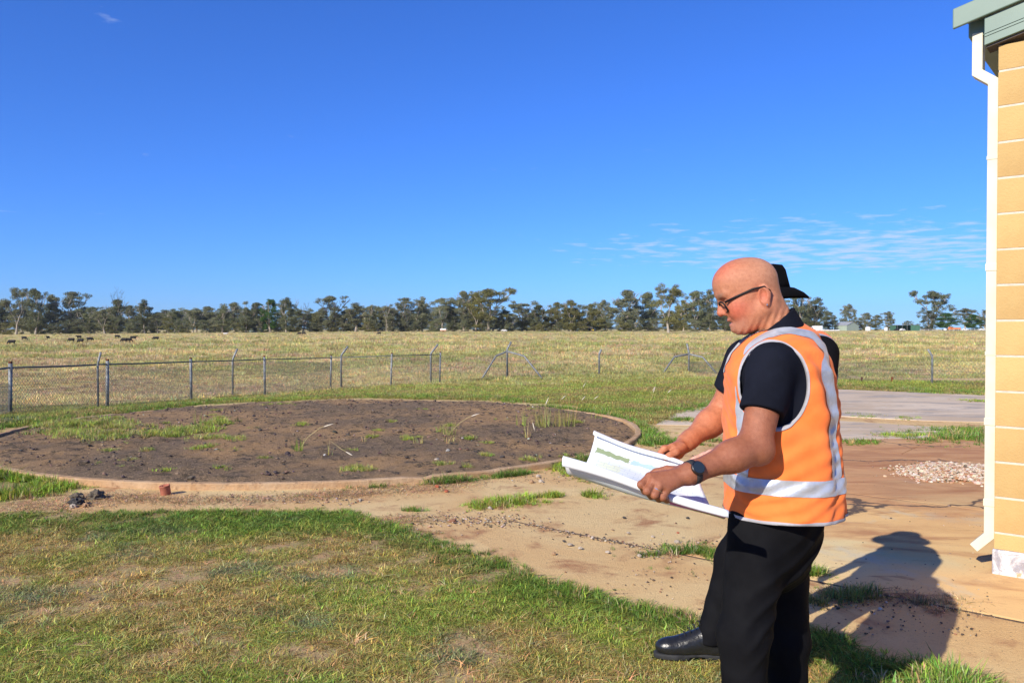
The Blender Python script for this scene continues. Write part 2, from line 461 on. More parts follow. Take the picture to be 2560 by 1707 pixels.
slab(apron, gp([(2040, 1038), (2300, 1052), (2560, 1058), (2700, 1060), (2700, 999), (2480, 989), (2040, 972)]), 0.012, m_conc2)
slab(apron, gp([(2030, 1102), (2380, 1094), (2400, 1072), (2300, 1066), (2030, 1048)]), 0.010, m_conc2)
slab(apron, gp([(1640, 1062), (1900, 1066), (1960, 1025), (1830, 1006), (1690, 1030)]), 0.008, m_conc2)

# ---------------------------------------------------------------- round pad with kerb
pad = thing("round_pad", "wide round concrete pad filled with dark brown soil, low kerb around it", "pad", (PAD_C[0], PAD_C[1], 0))
m_kerb, nt, b = new_mat("kerb_concrete")
pos = coord(nt)
c = mixc(nt, ramp(nt, noise(nt, 2.2, 6, 0.65, pos, .5), 0.36, 0.66), (0.56, 0.385, 0.225), (0.50, 0.30, 0.15))
c = mixc(nt, ramp(nt, noise(nt, 9, 6, 0.7, pos), 0.55, 0.70), c, (0.30, 0.18, 0.10))
c = mixc(nt, ramp(nt, noise(nt, 70, 4, 0.7, pos), 0.58, 0.72), c, (0.36, 0.25, 0.16))
nt.links.new(c, b.inputs["Base Color"]); b.inputs["Roughness"].default_value = .95; b.inputs["Specular IOR Level"].default_value = .1
bump(nt, b, noise(nt, 24, 7, 0.75, pos), 0.9, 0.03)
m_soil, nt, b = new_mat("dark_bitumen_soil")
pos = geo_pos(nt)
c = mixc(nt, ramp(nt, noise(nt, 0.42, 6, 0.62, pos, 0.6), 0.40, 0.60), (0.48, 0.30, 0.15), (0.26, 0.188, 0.12))
c = mixc(nt, ramp(nt, noise(nt, 5.5, 7, 0.75, pos), 0.50, 0.62), c, (0.135, 0.104, 0.07))
c = mixc(nt, ramp(nt, noise(nt, 34, 4, 0.75, pos), 0.53, 0.66), c, (0.50, 0.34, 0.20))
c = mixc(nt, ramp(nt, noise(nt, 110, 2, 0.6, pos), 0.67, 0.74), c, (0.36, 0.28, 0.20))
nt.links.new(c, b.inputs["Base Color"]); b.inputs["Roughness"].default_value = 0.95; b.inputs["Specular IOR Level"].default_value = 0.1
bh = nd(nt, "ShaderNodeMath", operation='ADD')
nt.links.new(noise(nt, 18, 6, 0.75, pos), bh.inputs[0]); nt.links.new(noise(nt, 70, 4, 0.75, pos), bh.inputs[1])
bump(nt, b, bh.outputs[0], 1.0, 0.05)
# kerb: swept section, chipped along the way
NK = 260
kv = []; sec = [(-0.0, -0.06), (0.0, 0.052), (-0.01, 0.062), (-0.075, 0.062), (-0.085, 0.054), (-0.09, -0.06)]
for i in range(NK):
    a = 2 * math.pi * i / NK
    ch = float(vnoise(i * 0.45, 3.3, 4)); ch2 = float(vnoise(i * 1.6, 8.3, 5))
    for j, (dr, z) in enumerate(sec):
        rr = PAD_R + dr + (ch2 - 0.5) * 0.018
        zz = z - (0.030 * float(smooth(0.1, 0.6, math.sin(a))) if z > 0.04 else 0) - (max(0, ch - 0.78) * 0.12 if z > 0.04 else 0) + (ch2 - 0.5) * 0.008
        kv.append((rr * math.cos(a), rr * math.sin(a), zz))
ns = len(sec); kf = []
for i in range(NK):
    for j in range(ns):
        kf.append((i * ns + j, ((i + 1) % NK) * ns + j, ((i + 1) % NK) * ns + (j + 1) % ns, i * ns + (j + 1) % ns))
kerb = link_mesh("kerb", np_mesh("kerb", kv, kf), m_kerb, pad, False)
R_in = PAD_R - 0.085
gx = np.arange(-R_in, R_in + 0.01, 0.042); X, Y = np.meshgrid(gx, gx)
Rr = np.hypot(X, Y)
ring = np.clip(Rr / R_in, 0, None); sc = np.where(ring > 1, 1 / np.maximum(ring, 1e-6), 1)
Xc, Yc = X * sc, Y * sc; Rr = np.hypot(Xc, Yc)
nz = (fbm(Xc * 1.1, Yc * 1.1, 21, 3) - 0.5) * 0.06 + (fbm(Xc * 7, Yc * 7, 22, 3) - 0.5) * 0.035 + np.maximum(0, fbm(Xc * 16, Yc * 16, 24, 2) - 0.62) * 0.12
PZ = 0.058 + 0.045 * (1 - (Rr / R_in) ** 2) + nz * smooth(R_in, R_in - 0.3, Rr) - 0.035 * smooth(R_in - 0.25, R_in, Rr)
def pad_z(x, y):
    x = np.asarray(x, float) - PAD_C[0]; y = np.asarray(y, float) - PAD_C[1]; r = np.hypot(x, y)
    n_ = (fbm(x * 1.1, y * 1.1, 21, 3) - 0.5) * 0.06
    return 0.058 + 0.045 * (1 - (r / R_in) ** 2) + n_ * smooth(R_in, R_in - 0.3, r) - 0.03 * smooth(R_in - 0.25, R_in, r)
keep = (np.hypot(X, Y) < R_in * 1.03)
n1_ = len(gx); idx = np.arange(n1_ * n1_).reshape(n1_, n1_)
q = np.stack([idx[:-1, :-1], idx[:-1, 1:], idx[1:, 1:], idx[1:, :-1]], -1).reshape(-1, 4)
q = q[keep.ravel()[q].all(1)]
used, inv = np.unique(q, return_inverse=True)
soil = link_mesh("soil_fill", np_mesh("soil_fill", np.stack([Xc, Yc, PZ], -1).reshape(-1, 3)[used], inv.reshape(-1, 4)), m_soil, pad, True)
def pad_hit(px, py):
    d = rays(np.atleast_1d(px), np.atleast_1d(py)); z = np.full(len(d), 0.08)
    for _ in range(4):
        t_ = (z - CAM[2]) / d[:, 2]; X_ = CAM + d * t_[:, None]; z = pad_z(X_[:, 0], X_[:, 1])
    X_[:, 2] = z
    return X_

# ================================================================ BUILDING CORNER
BC = np.array([2.949, 4.876])                     # wall corner on the ground
ang = math.atan2(U[1], U[0])
bld = thing("block_building", "corner of a yellow concrete-block building with green roof trim", "building", (BC[0], BC[1], 0), ang)
# local frame: +x along the gable wall (right, towards us), +y away behind the corner, wall face at y = 0
m_block = simple("yellow_block", (0.55, 0.37, 0.15), (0.49, 0.315, 0.125), 3.5, 0.95, 0.6, 70, 0, 0.1, 0.006, 0.11)
m_mortar = simple("pale_mortar", (0.60, 0.53, 0.42), (0.52, 0.45, 0.35), 20, 0.95, 0.3, 80)
m_green = simple("pale_green_sheet_metal", (0.165, 0.235, 0.185), (0.15, 0.215, 0.17), 4, 0.45, 0, 40, 0, 0.4)
m_cream = simple("cream_paint", (0.66, 0.62, 0.46), (0.60, 0.555, 0.40), 5, 0.5, 0, 40, 0, 0.4)
m_plinth, nt, b = new_mat("flaking_whitewash")
pos = coord(nt)
c = mixc(nt, ramp(nt, noise(nt, 7, 6, 0.7, pos, 0.6), 0.44, 0.56), (0.66, 0.63, 0.60), (0.33, 0.31, 0.32))
c = mixc(nt, ramp(nt, noise(nt, 12, 5, 0.7, pos), 0.60, 0.68), c, (0.55, 0.38, 0.20))
nt.links.new(c, b.inputs["Base Color"]); b.inputs["Roughness"].default_value = 0.9
bump(nt, b, noise(nt, 18, 6, 0.7, pos), 0.7, 0.02)
GP = 0.235                                         # rise of the gable per metre
z0 = 0.158; CH = 0.2155
LW = 2.6; LS = 3.0
mb = MB()
mb.box((LW / 2 + 0.011, 0.06, (z0 + 3.05) / 2), (LW - 0.022, 0.1, 3.05 - z0))
back = mb.v
# mortar core with raking top
mb = MB()
mb.add([(0.003, 0.0025, z0), (LW, 0.0025, z0), (LW, 0.0025, 3.12 + GP * LW), (0.003, 0.0025, 3.12), (0.003, 0.10, z0), (LW, 0.10, z0), (LW, 0.10, 3.12 + GP * LW), (0.003, 0.10, 3.12)],
       [(0, 1, 2, 3), (5, 4, 7, 6), (4, 0, 3, 7), (1, 5, 6, 2), (3, 2, 6, 7), (4, 5, 1, 0)])
mb.build("mortar", m_mortar, bld)
block_cache = {}
def block(x0, x1, y0, y1, za, zb, name="block"):
    key = (round(x1 - x0, 3), round(y1 - y0, 3), round(zb - za, 3))
    me = block_cache.get(key)
    if me is None:
        bm = bmesh.new(); bmesh.ops.create_cube(bm, size=1)
        bmesh.ops.scale(bm, vec=(x1 - x0, y1 - y0, zb - za), verts=bm.verts)
        bmesh.ops.bevel(bm, geom=bm.edges[:], offset=0.002, segments=1, affect='EDGES')
        me = bpy.data.meshes.new(name); bm.to_mesh(me); bm.free(); block_cache[key] = me
    o = link_mesh(name, me, m_block, bld); o.location = ((x0 + x1) / 2, (y0 + y1) / 2, (za + zb) / 2)
    return o
zl = z0; k = 0
JT = 0.013
while zl < 3.2 + GP * LW:
    zt = 0.265 if k == 0 else zl + CH
    # running bond with a long corner unit so that the joints alternate
    x = 0.0; first = 0.40 if k % 2 else 0.60
    while x < LW - 0.05:
        w = first if x == 0 else 0.40
        topz = min(zt - JT, 3.215 + GP * x)
        if topz - zl > 0.03: block(x, min(x + w - JT, LW), 0.0, 0.088, zl + random.uniform(-.0007, .0007), topz)
        x += w
    zl = zt; k += 1
# return wall along the hidden side, in the same block
mb = MB(); mb.box((0.105, 0.115 + LS / 2, (z0 + 3.1) / 2), (0.19, LS, 3.1 - z0)); mb.build("side_wall", m_block, bld)
mb = MB(); mb.box((LW / 2 - 0.004, 0.10, z0 / 2 - 0.05), (LW + 0.012, 0.212, z0 + 0.098)); pl = mb.build("plinth", m_plinth, bld); bevel(pl, 0.012, 2)
# roof edge: barge cap, fascia, soffit, gutter end
def raking(name, xa, xb, za, zb, ya, yb, mat, parent):
    """board that climbs with the gable; za, zb = lower and upper edge at x = 0"""
    m_ = MB()
    v = []
    for y in (ya, yb):
        for x, z in ((xa, za), (xb, za), (xb, zb), (xa, zb)): v.append((x, y, z + GP * x))
    m_.add(v, [(0, 1, 2, 3), (5, 4, 7, 6), (4, 0, 3, 7), (1, 5, 6, 2), (3, 2, 6, 7), (4, 5, 1, 0)])
    return m_.build(name, mat, parent)
roof = raking("roof", -0.20, LW, 3.50, 3.515, -0.05, LS, m_green, bld)
o = raking("barge_cap", -0.236, LW, 3.405, 3.528, -0.075, -0.052, m_green, roof); bevel(o, 0.006)
o = raking("fascia_board", -0.068, LW, 3.235, 3.400, -0.05, -0.02, m_green, roof); bevel(o, 0.003)
for zz in (3.285, 3.303):
    o = raking("fascia_rib", -0.066, LW, zz, zz + 0.008, -0.055, -0.05, m_green, roof)
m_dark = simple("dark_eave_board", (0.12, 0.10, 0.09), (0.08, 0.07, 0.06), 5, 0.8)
raking("soffit", -0.06, LW, 3.222, 3.234, -0.03, 0.10, m_dark, roof)
mb = MB(); mb.box((-0.115, LS / 2 + 0.04, 3.36), (0.11, LS, 0.10)); g = mb.build("gutter", m_green, roof); bevel(g, 0.01)
# downpipe on the hidden side, close behind the corner
dp = MB()
def pipe_run(mb_, pts, w, d):
    """rectangular pipe through points in the x-z plane at y = yc"""
    yc = 0.075
    rings = []
    n = len(pts)
    for i, (x, z) in enumerate(pts):
        def dirn(a, c_): d_ = np.array(c_) - np.array(a); return d_ / np.linalg.norm(d_)
        t1 = dirn(pts[max(i - 1, 0)], pts[max(i - 1, 0) + 1]); t2 = dirn(pts[min(i, n - 2)], pts[min(i, n - 2) + 1])
        bis = t1 + t2; bis /= np.linalg.norm(bis); nn = np.array([-bis[1], bis[0]]); k_ = 1 / max(0.3, np.dot(bis, t1))
        a = np.array([x, z]) + nn * w / 2 * k_; c_ = np.array([x, z]) - nn * w / 2 * k_
        rings.append([(a[0], yc - d / 2, a[1]), (c_[0], yc - d / 2, c_[1]), (c_[0], yc + d / 2, c_[1]), (a[0], yc + d / 2, a[1])])
    v = [p for r_ in rings for p in r_]; f = []
    for i in range(n - 1):
        for j in range(4): f.append((i * 4 + j, i * 4 + (j + 1) % 4, (i + 1) * 4 + (j + 1) % 4, (i + 1) * 4 + j))
    f += [(3, 2, 1, 0), tuple((n - 1) * 4 + j for j in range(4))]
    mb_.add(v, f)
pipe_run(dp, [(-0.118, 3.33), (-0.118, 3.085), (-0.031, 3.015), (-0.031, 0.305), (-0.031, 0.225), (-0.115, 0.135)], 0.058, 0.09)
o = dp.build("downpipe", m_cream, bld); bevel(o, 0.004)
for zz in (2.55, 1.35):
    mb = MB(); mb.box((-0.012, 0.075, zz), (0.10, 0.096, 0.022)); mb.build("pipe_bracket", m_cream, o)
for zz in (1.88, 0.93, 0.43):
    mb = MB(); mb.box((-0.031, 0.075, zz), (0.066, 0.098, 0.045)); bevel(mb.build("pipe_collar", m_cream, o), 0.002)

# ================================================================ FENCES
m_galv = simple("weathered_galvanised_pipe", (0.27, 0.28, 0.27), (0.14, 0.145, 0.14), 9, 0.6, 0.2, 40, 0.3, 0.4)
m_rail = simple("dull_grey_pipe", (0.13, 0.14, 0.13), (0.075, 0.085, 0.08), 6, 0.7, 0.2, 40, 0.2, 0.3)
m_rust = simple("rusty_cap", (0.17, 0.05, 0.02), (0.09, 0.03, 0.015), 20, 0.9)
m_wire = simple("galvanised_wire", (0.16, 0.155, 0.14), (0.11, 0.105, 0.10), 6, 0.7, 0, 40, 0.2, 0.3)
def chain_link(name, a, b_, za, zb, pitch, r, parent, sag=0.0):
    """diagonal wire mesh between two posts, each wire a thin three-sided rod"""
    a = np.array(a, float); b_ = np.array(b_, float); L = np.linalg.norm(b_ - a); ex = (b_ - a) / L
    H = zb - za; nrm = np.array([-ex[1], ex[0], 0.0]); V_ = []; F_ = []
    off = [(0, r), (-0.87 * r, -0.5 * r), (0.87 * r, -0.5 * r)]
    def pt(s, h): 
        return a + ex * s + np.array([0, 0, za + h - sag * math.sin(math.pi * s / L) * 0.3])
    for sgn in (1, -1):
        for s0 in np.arange(-H, L + H, pitch):
            s1 = s0 + sgn * H
            # clip to 0..L
            t0, t1 = 0.0, 1.0
            if s1 != s0:
                lo, hi = sorted(((0 - s0) / (s1 - s0), (L - s0) / (s1 - s0))); t0 = max(t0, lo); t1 = min(t1, hi)
            if t1 - t0 < 0.02: continue
            p = pt(s0 + (s1 - s0) * t0, H * t0); q_ = pt(s0 + (s1 - s0) * t1, H * t1)
            o = len(V_)
            for c_ in (p, q_):
                for (u_, w_) in off: V_.append(c_ + nrm * w_ + ex * u_)
            for j in range(3): F_.append((o + j, o + (j + 1) % 3, o + 3 + (j + 1) % 3, o + 3 + j))
    return link_mesh(name, np_mesh(name, np.array(V_), np.array(F_)), m_wire, parent)
def gnd(px, py): return ground_hit([px], [py])[0]

# near fence: short posts with a top rail
rail_px = [(-190, 1068, 944), (25, 1037, 921), (268, 1018, 911), (478, 1001, 903.5), (662, 989, 897.5), (826, 975.5, 893.5), (977, 966, 889.3), (1099, 960, 886.8)]
posts = []
for px_, by_, ry_ in rail_px:
    h = gnd(px_, by_); hr = (by_ - ry_) / FOC * h[1]
    posts.append((h, hr))
fence1 = thing("rail_fence", "low chain-link fence with pipe top rail and grey steel posts behind the round pad", "fence")
for i, (h, hr) in enumerate(posts):
    mb = MB(); lean = (random.uniform(-.02, .02), random.uniform(-.02, .02))
    if i in (5, 6, 7): lean = (0.05, 0)
    top = h + np.array([lean[0], lean[1], hr + 0.10])
    ex = np.array([0.62, 0.78, 0]); 
    mb.tube([h - [0, 0, .2], top], 0.046, 10)
    o = mb.build("post", m_galv, fence1, True)
    mb = MB(); mb.tube([top + [0, 0, 0.001], top + [0, 0, 0.05]], 0.045, 10); mb.build("post_cap", m_rust, o)
for (h1, r1), (h2, r2) in zip(posts, posts[1:]):
    mb = MB(); p1 = h1 + [0, 0, r1]; p2 = h2 + [0, 0, r2]
    mb.tube([p1, (p1 + p2) / 2 - [0, 0, 0.012], p2], 0.021, 8); mb.build("top_rail", m_rail, fence1, True)
    # wire mesh follows the ground between the posts
    a, b_ = h1.copy(), h2.copy()
    zb = min(a[2] + r1, b_[2] + r2) - 0.02; 
    dz = b_[2] - a[2]
    chain_link("mesh_panel", (a[0], a[1], a[2]), (b_[0], b_[1], b_[2]), 0.03, min(r1, r2) - 0.02, 0.075, 0.0026, fence1, 0.05)
    mb = MB()
    for hh in (0.12, 0.62): mb.tube([a + [0, 0, hh * r1], b_ + [0, 0, hh * r2 - 0.02]], 0.0035, 5)
    mb.build("line_wire", m_wire, fence1)

# security fence further down: posts with a raked top, two of them braced
sec_px = [(-90, 1046, 925, 893, 18), (245, 1020, 911, 880, 8), (582, 991, 898, 871, 12), (853, 972, 889, 866, 17), (1077, 960, 885, 862, 18), (1268, 949, 877, 858, 10), (1498, 939, 886, 874, 5),
          (1722, 933, 883, 860, -5), (2093, 953, 895, 880, -13), (2330, 960, 890, 873, -11), (2560, 975, 898, 880, -12)]
fence2 = thing("security_fence", "tall chain-link boundary fence with raked-top galvanised posts, two of them braced", "fence")
sp = []
for px_, by_, ky_, ty_, dx_ in sec_px:
    h = gnd(px_, by_); s = h[1] / FOC
    kz = (by_ - ky_) * s; tz = (by_ - ty_) * s
    knee = h + [-(px_ < 1200) * 0 , 0, kz]; tip = h + [dx_ * s, 0, tz]
    mb = MB(); mb.tube([h - [0, 0, .3], h + [0, 0, kz * 0.97], knee + (tip - knee) * 0.12, tip], max(0.03, 2.5 * s), 8)
    mb.build("post", m_galv, fence2, True)
    sp.append((h, kz))
for (c_, lf, rf) in ((5, (1203, 953, 1240, 890), (1358, 945, 1310, 890)), (7, (1648, 934, 1686, 892), (1785, 932, 1757, 893))):
    h, kz = sp[c_]
    for (fx, fy, bx_, by2) in (lf, rf):
        s = h[1] / FOC
        foot = np.array([(fx - 1280) * s, h[1] - 1.2, 0]); foot[2] = terrain(foot[0], foot[1]) - 0.1
        el = np.array([(bx_ - 1280) * s, h[1], CAM[2] + (822.5 - by2) * s])
        mb = MB(); mb.tube([h + [0, 0, kz * 0.93], el, el + (foot - el) * 0.12, foot], 2.3 * s, 8); mb.build("brace", m_galv, fence2, True)
for (h1, r1), (h2, r2) in zip(sp, sp[1:]):
    chain_link("mesh_panel", h1, h2, 0.05, min(r1, r2) * 0.96, 0.11, 0.0034, fence2, 0.08)
    mb = MB()
    for hh in (0.03, 0.5, 0.97): mb.tube([h1 + [0, 0, hh * r1], h2 + [0, 0, hh * r2]], 0.004, 5)
    mb.build("line_wire", m_wire, fence2)
# two short dark pegs in the grass
for n_, (px_, by_, ty_) in enumerate(((2153, 955, 942), (2229, 957, 942))):
    h = gnd(px_, by_); mb = MB(); mb.tube([h - [0, 0, .1], h + [0.02, 0, (by_ - ty_) * h[1] / FOC]], [0.03, 0.028], 6)
    tag(mb.build("marker_peg", m_rust), "short rusty peg in the grass by the boundary fence, " + ("nearer the man" if n_ == 0 else "nearer the building"), "peg", "rusty pegs by the fence")

# ================================================================ TREES
def leaf_mat(name, c, c2):
    m, nt, b = new_mat(name)
    nt.nodes.remove(b)
    oi = nd(nt, "ShaderNodeObjectInfo").outputs["Random"]
    v = mixc(nt, ramp(nt, noise(nt, 0.35, 3, 0.6, coord(nt)), 0.35, 0.65), c, c2)
    h = nd(nt, "ShaderNodeHueSaturation"); nt.links.new(v, h.inputs["Color"])
    mr = nd(nt, "ShaderNodeMapRange"); nt.links.new(oi, mr.inputs[0]); mr.inputs[3].default_value = 0.78; mr.inputs[4].default_value = 1.22
    nt.links.new(mr.outputs[0], h.inputs["Value"])
    d1 = nd(nt, "ShaderNodeBsdfDiffuse"); d2 = nd(nt, "ShaderNodeBsdfTranslucent"); mx = nd(nt, "ShaderNodeMixShader"); mx.inputs[0].default_value = 0.22
    nt.links.new(h.outputs[0], d1.inputs[0]); nt.links.new(h.outputs[0], d2.inputs[0])
    nt.links.new(d1.outputs[0], mx.inputs[1]); nt.links.new(d2.outputs[0], mx.inputs[2])
    nt.links.new(mx.outputs[0], nt.nodes["Material Output"].inputs[0])
    return m
LEAF = [leaf_mat("gum_leaves_grey_green", (0.235, 0.235, 0.13), (0.175, 0.185, 0.098)),
        leaf_mat("gum_leaves_olive", (0.235, 0.22, 0.08), (0.18, 0.18, 0.06)),
        leaf_mat("gum_leaves_dark", (0.185, 0.195, 0.10), (0.145, 0.16, 0.078)),
        leaf_mat("tree_leaves_green", (0.075, 0.14, 0.035), (0.055, 0.11, 0.028))]
m_bark = simple("pale_gum_bark", (0.42, 0.36, 0.28), (0.22, 0.18, 0.14), 1.2, 0.9)
m_bark_d = simple("dark_bark", (0.13, 0.10, 0.08), (0.08, 0.065, 0.05), 1.2, 0.9)
def make_tree(kind, seed):
    """unit tree: height 1, returns (trunk mesh, crown mesh). limbs fork upward; leaf clumps sit at the ends"""
    r = np.random.default_rng(seed); rd = random.Random(seed)
    tr = MB(); tips = []
    spread = {'tall': 0.20, 'wide': 0.30, 'open': 0.27, 'bush': 0.30, 'round': 0.30, 'dead': 0.22}[kind]
    def limb(p, d, L, rad, lev):
        q_ = p + d * L; mid = (p + q_) / 2 + np.array([rd.uniform(-1, 1), rd.uniform(-1, 1), 0.2]) * L * 0.10
        tr.tube([p, mid, q_], [rad, rad * 0.8, rad * 0.6], 6)
        if lev == 0: tips.append((q_, lev)); return
        n_ = rd.choice((2, 3, 3))
        if lev <= 1: tips.append((mid + (q_ - mid) * 0.6, 0))
        for k_ in range(n_):
            a = rd.uniform(0, 6.283); s_ = rd.uniform(0.35, 0.8)
            dd = d + np.array([math.cos(a) * s_, math.sin(a) * s_, rd.uniform(-0.05, 0.35)]); dd /= np.linalg.norm(dd)
            limb(q_, dd, L * rd.uniform(0.6, 0.85), rad * 0.58, lev - 1)
    th = {'tall': 0.16, 'wide': 0.12, 'open': 0.18, 'bush': 0.05, 'round': 0.10, 'dead': 0.25}[kind]
    base_r = {'tall': 0.017, 'wide': 0.020, 'open': 0.019, 'bush': 0.010, 'round': 0.016, 'dead': 0.013}[kind]
    top = np.array([rd.uniform(-.03, .03), rd.uniform(-.03, .03), th])
    tr.tube([np.array([0, 0, -0.02]), top * 0.5 + np.array([rd.uniform(-.01, .01), 0, 0]), top], [base_r * 1.5, base_r * 1.1, base_r], 7)
    nmain = rd.choice((3, 4)) if kind != 'bush' else 5
    for k_ in range(nmain):
        a = 6.283 * (k_ + rd.uniform(-.3, .3)) / nmain; s_ = rd.uniform(0.25, 0.6) * (spread / 0.25)
        d = np.array([math.cos(a) * s_, math.sin(a) * s_, 1.0]); d /= np.linalg.norm(d)
        limb(top, d, rd.uniform(0.20, 0.30) * (1.0 if kind != 'bush' else 0.8), base_r * 0.62, 2 if kind != 'dead' else 3)
    T = np.array([p for p, _ in tips])
    if kind != 'dead':          # foliage masses filling an uneven envelope from the lower limbs to the top
        t0, pk, K_ = {'tall': (.12, .48, 56), 'wide': (.07, .42, 72), 'open': (.26, .66, 26), 'bush': (.03, .4, 40), 'round': (.06, .45, 62)}[kind]
        ph_ = [rd.uniform(0, 6.28) for _ in range(4)]; ex = []
        for k_ in range(K_):
            t_ = t0 + (1.0 - t0) * rd.random() ** (1.1 if kind != 'tall' else 1.0); a = rd.uniform(0, 6.283)
            prof_ = (t_ - t0) / max(pk - t0, .01) if t_ < pk else ((1.02 - t_) / (1.02 - pk)) ** .6
            R_ = spread * (0.35 + .65 * min(1, max(0, prof_)) ** .6) * (1 + .28 * math.sin(2 * a + ph_[0]) + .22 * math.sin(3 * a + 7 * t_ + ph_[1])) * (1.0 if t_ < pk else max(.25, ((1.05 - t_) / (1.05 - pk)) ** .5))
            rr = R_ * math.sqrt(rd.uniform(.08, 1)); zt = t_ * .93 * (1 + .10 * math.sin(2 * a + ph_[2]) * (rr / spread))
            ex.append((math.cos(a) * rr, math.sin(a) * rr, min(zt, .97)))
        mx0 = max(T[:, 2].max(), .2); T = T * [1, 1, .95 / mx0]
        tv0 = .95 / mx0; T = np.vstack([T if kind == 'open' else T[::4], np.array(ex)])
    mx_ = max(T[:, 2].max(), 0.2); sc_ = 0.95 / mx_
    tv = np.array(tr.v); tv[:, 2] *= (sc_ if kind == 'dead' else tv0); T = T * [1, 1, sc_]
    hr = np.hypot(T[:, 0], T[:, 1]); lim = spread * 1.25
    fac = np.where(hr > lim, lim / np.maximum(hr, 1e-6), 1); T[:, :2] *= fac[:, None]
    hv = np.hypot(tv[:, 0], tv[:, 1]); fv = np.where(hv > lim, lim / np.maximum(hv, 1e-6), 1); tv[:, :2] *= fv[:, None]
    tmesh = np_mesh("trunk_and_limbs", tv, tr.f)
    if kind == 'dead': return tmesh, None
    nl = {'tall': 170, 'wide': 165, 'open': 150, 'bush': 150, 'round': 170}[kind]
    C_ = []; 
    for p in T:
        rad = rd.uniform(0.045, 0.095) * (1.2 if kind in ('bush', 'round') else 1.0)
        n_ = int(nl * (rad / 0.075) ** 1.6)
        u = r.normal(size=(n_, 3)); u /= np.linalg.norm(u, axis=1, keepdims=True)
        u[:, 2] *= 0.75
        C_.append(p + u * rad * r.random((n_, 1)) ** 0.45)
    C_ = np.vstack(C_); N = len(C_)
    s = r.uniform(0.008, 0.017, (N, 1))
    a1 = r.normal(size=(N, 3)); a1 /= np.linalg.norm(a1, axis=1, keepdims=True)
    a2 = np.cross(a1, r.normal(size=(N, 3))); a2 /= np.linalg.norm(a2, axis=1, keepdims=True)
    v = np.stack([C_ - a1 * s, C_ - a2 * s * 0.45, C_ + a1 * s, C_ + a2 * s * 0.45], 1).reshape(-1, 3)
    f = np.arange(N * 4).reshape(N, 4)
    return tmesh, np_mesh("crown", v, f)
PROTO = {}
for kd, n_ in (('tall', 5), ('wide', 4), ('open', 4), ('bush', 3), ('round', 2), ('dead', 2)):
    PROTO[kd] = [make_tree(kd, 100 + 13 * i + len(kd) * 7) for i in range(n_)]
mesh_var = {}
def tree(px_, top_y, width, kind, D=600.0, leaf=0, bark=0, var=0, label="", group=None, name="gum_tree", base=None):
    x = (px_ - 1280) / FOC * D; z = float(terrain(x, D))
    by = to_px(x, D, z)[1]
    H = (by - top_y) / FOC * D
    o = thing(name, label, "tree", (x, D, z - 0.2), random.uniform(0, 6.28), group)
    tm, cm = PROTO[kind][var % len(PROTO[kind])]
    half = {'tall': 0.25, 'wide': 0.36, 'open': 0.33, 'bush': 0.38, 'round': 0.38, 'dead': 0.27}[kind]
    wx = (width / FOC * D) / (2 * half)
    for nm, m0, ml, mi in (("trunk", tm, (m_bark, m_bark_d), bark), ("crown", cm, LEAF, leaf)):
        if m0 is None: continue
        key = (m0.name, mi)
        if key not in mesh_var:
            m2 = m0.copy(); m2.materials.clear(); m2.materials.append(ml[mi]); mesh_var[key] = m2
        c_ = bpy.data.objects.new(nm, mesh_var[key]); col.objects.link(c_); c_.parent = o; c_.scale = (wx, wx, H)
    return o
# (x, top, width, kind, leaf, bark, note)
TL = [(-40, 735, 70, 'wide', 0, 0), (6, 752, 50, 'tall', 2, 0), (40, 718, 52, 'open', 0, 0), (88, 720, 58, 'wide', 2, 0), (130, 738, 44, 'tall', 0, 0), (185, 731, 84, 'wide', 0, 0),
      (228, 770, 50, 'wide', 2, 0), (262, 772, 46, 'open', 0, 0), (293, 750, 50, 'tall', 2, 0), (327, 765, 42, 'wide', 0, 0), (362, 751, 36, 'tall', 2, 0), (395, 780, 46, 'open', 0, 0),
      (435, 773, 50, 'wide', 2, 0), (482, 771, 54, 'open', 0, 0), (526, 783, 54, 'wide', 2, 0), (556, 767, 40, 'tall', 2, 0), (587, 754, 44, 'tall', 0, 0), (614, 770, 34, 'tall', 2, 0),
      (640, 758, 46, 'tall', 2, 0), (676, 749, 56, 'wide', 3, 0), (716, 744, 52, 'wide', 2, 0), (757, 772, 44, 'open', 2, 0), (790, 783, 44, 'round', 1, 0), (828, 739, 74, 'wide', 0, 1),
      (862, 776, 44, 'wide', 1, 0), (888, 759, 54, 'tall', 0, 0), (925, 764, 40, 'tall', 0, 0), (945, 768, 44, 'wide', 2, 0), (972, 762, 46, 'open', 0, 0), (1015, 746, 66, 'wide', 0, 0),
      (1056, 744, 38, 'tall', 0, 0), (1105, 743, 54, 'open', 0, 0), (1132, 768, 36, 'tall', 2, 0), (1160, 729, 50, 'tall', 0, 0), (1188, 738, 42, 'tall', 1, 0), (1222, 719, 88, 'open', 1, 0),
      (1262, 774, 44, 'wide', 2, 0), (1304, 753, 64, 'open', 0, 0), (1346, 764, 44, 'tall', 2, 0), (1392, 757, 56, 'round', 1, 0), (1428, 752, 60, 'round', 1, 0), (1478, 761, 58, 'round', 1, 0),
      (1514, 750, 44, 'open', 0, 0), (1567, 726, 66, 'tall', 0, 0), (1620, 732, 52, 'tall', 2, 0), (1708, 752, 52, 'wide', 1, 0), (1740, 724, 56, 'tall', 2, 0), (1772, 730, 44, 'tall', 2, 0),
      (1815, 738, 66, 'wide', 2, 0), (1870, 742, 66, 'wide', 2, 0), (1930, 745, 66, 'wide', 0, 0), (1998, 729, 66, 'wide', 2, 0), (2042, 746, 58, 'round', 2, 0)]
KD = {'tall': 'tall upright gum tree', 'wide': 'broad dense gum tree', 'open': 'sparse pale-limbed gum tree', 'round': 'rounded bushy tree'}
LD = ['grey-green', 'olive', 'dark green', 'fresh green']
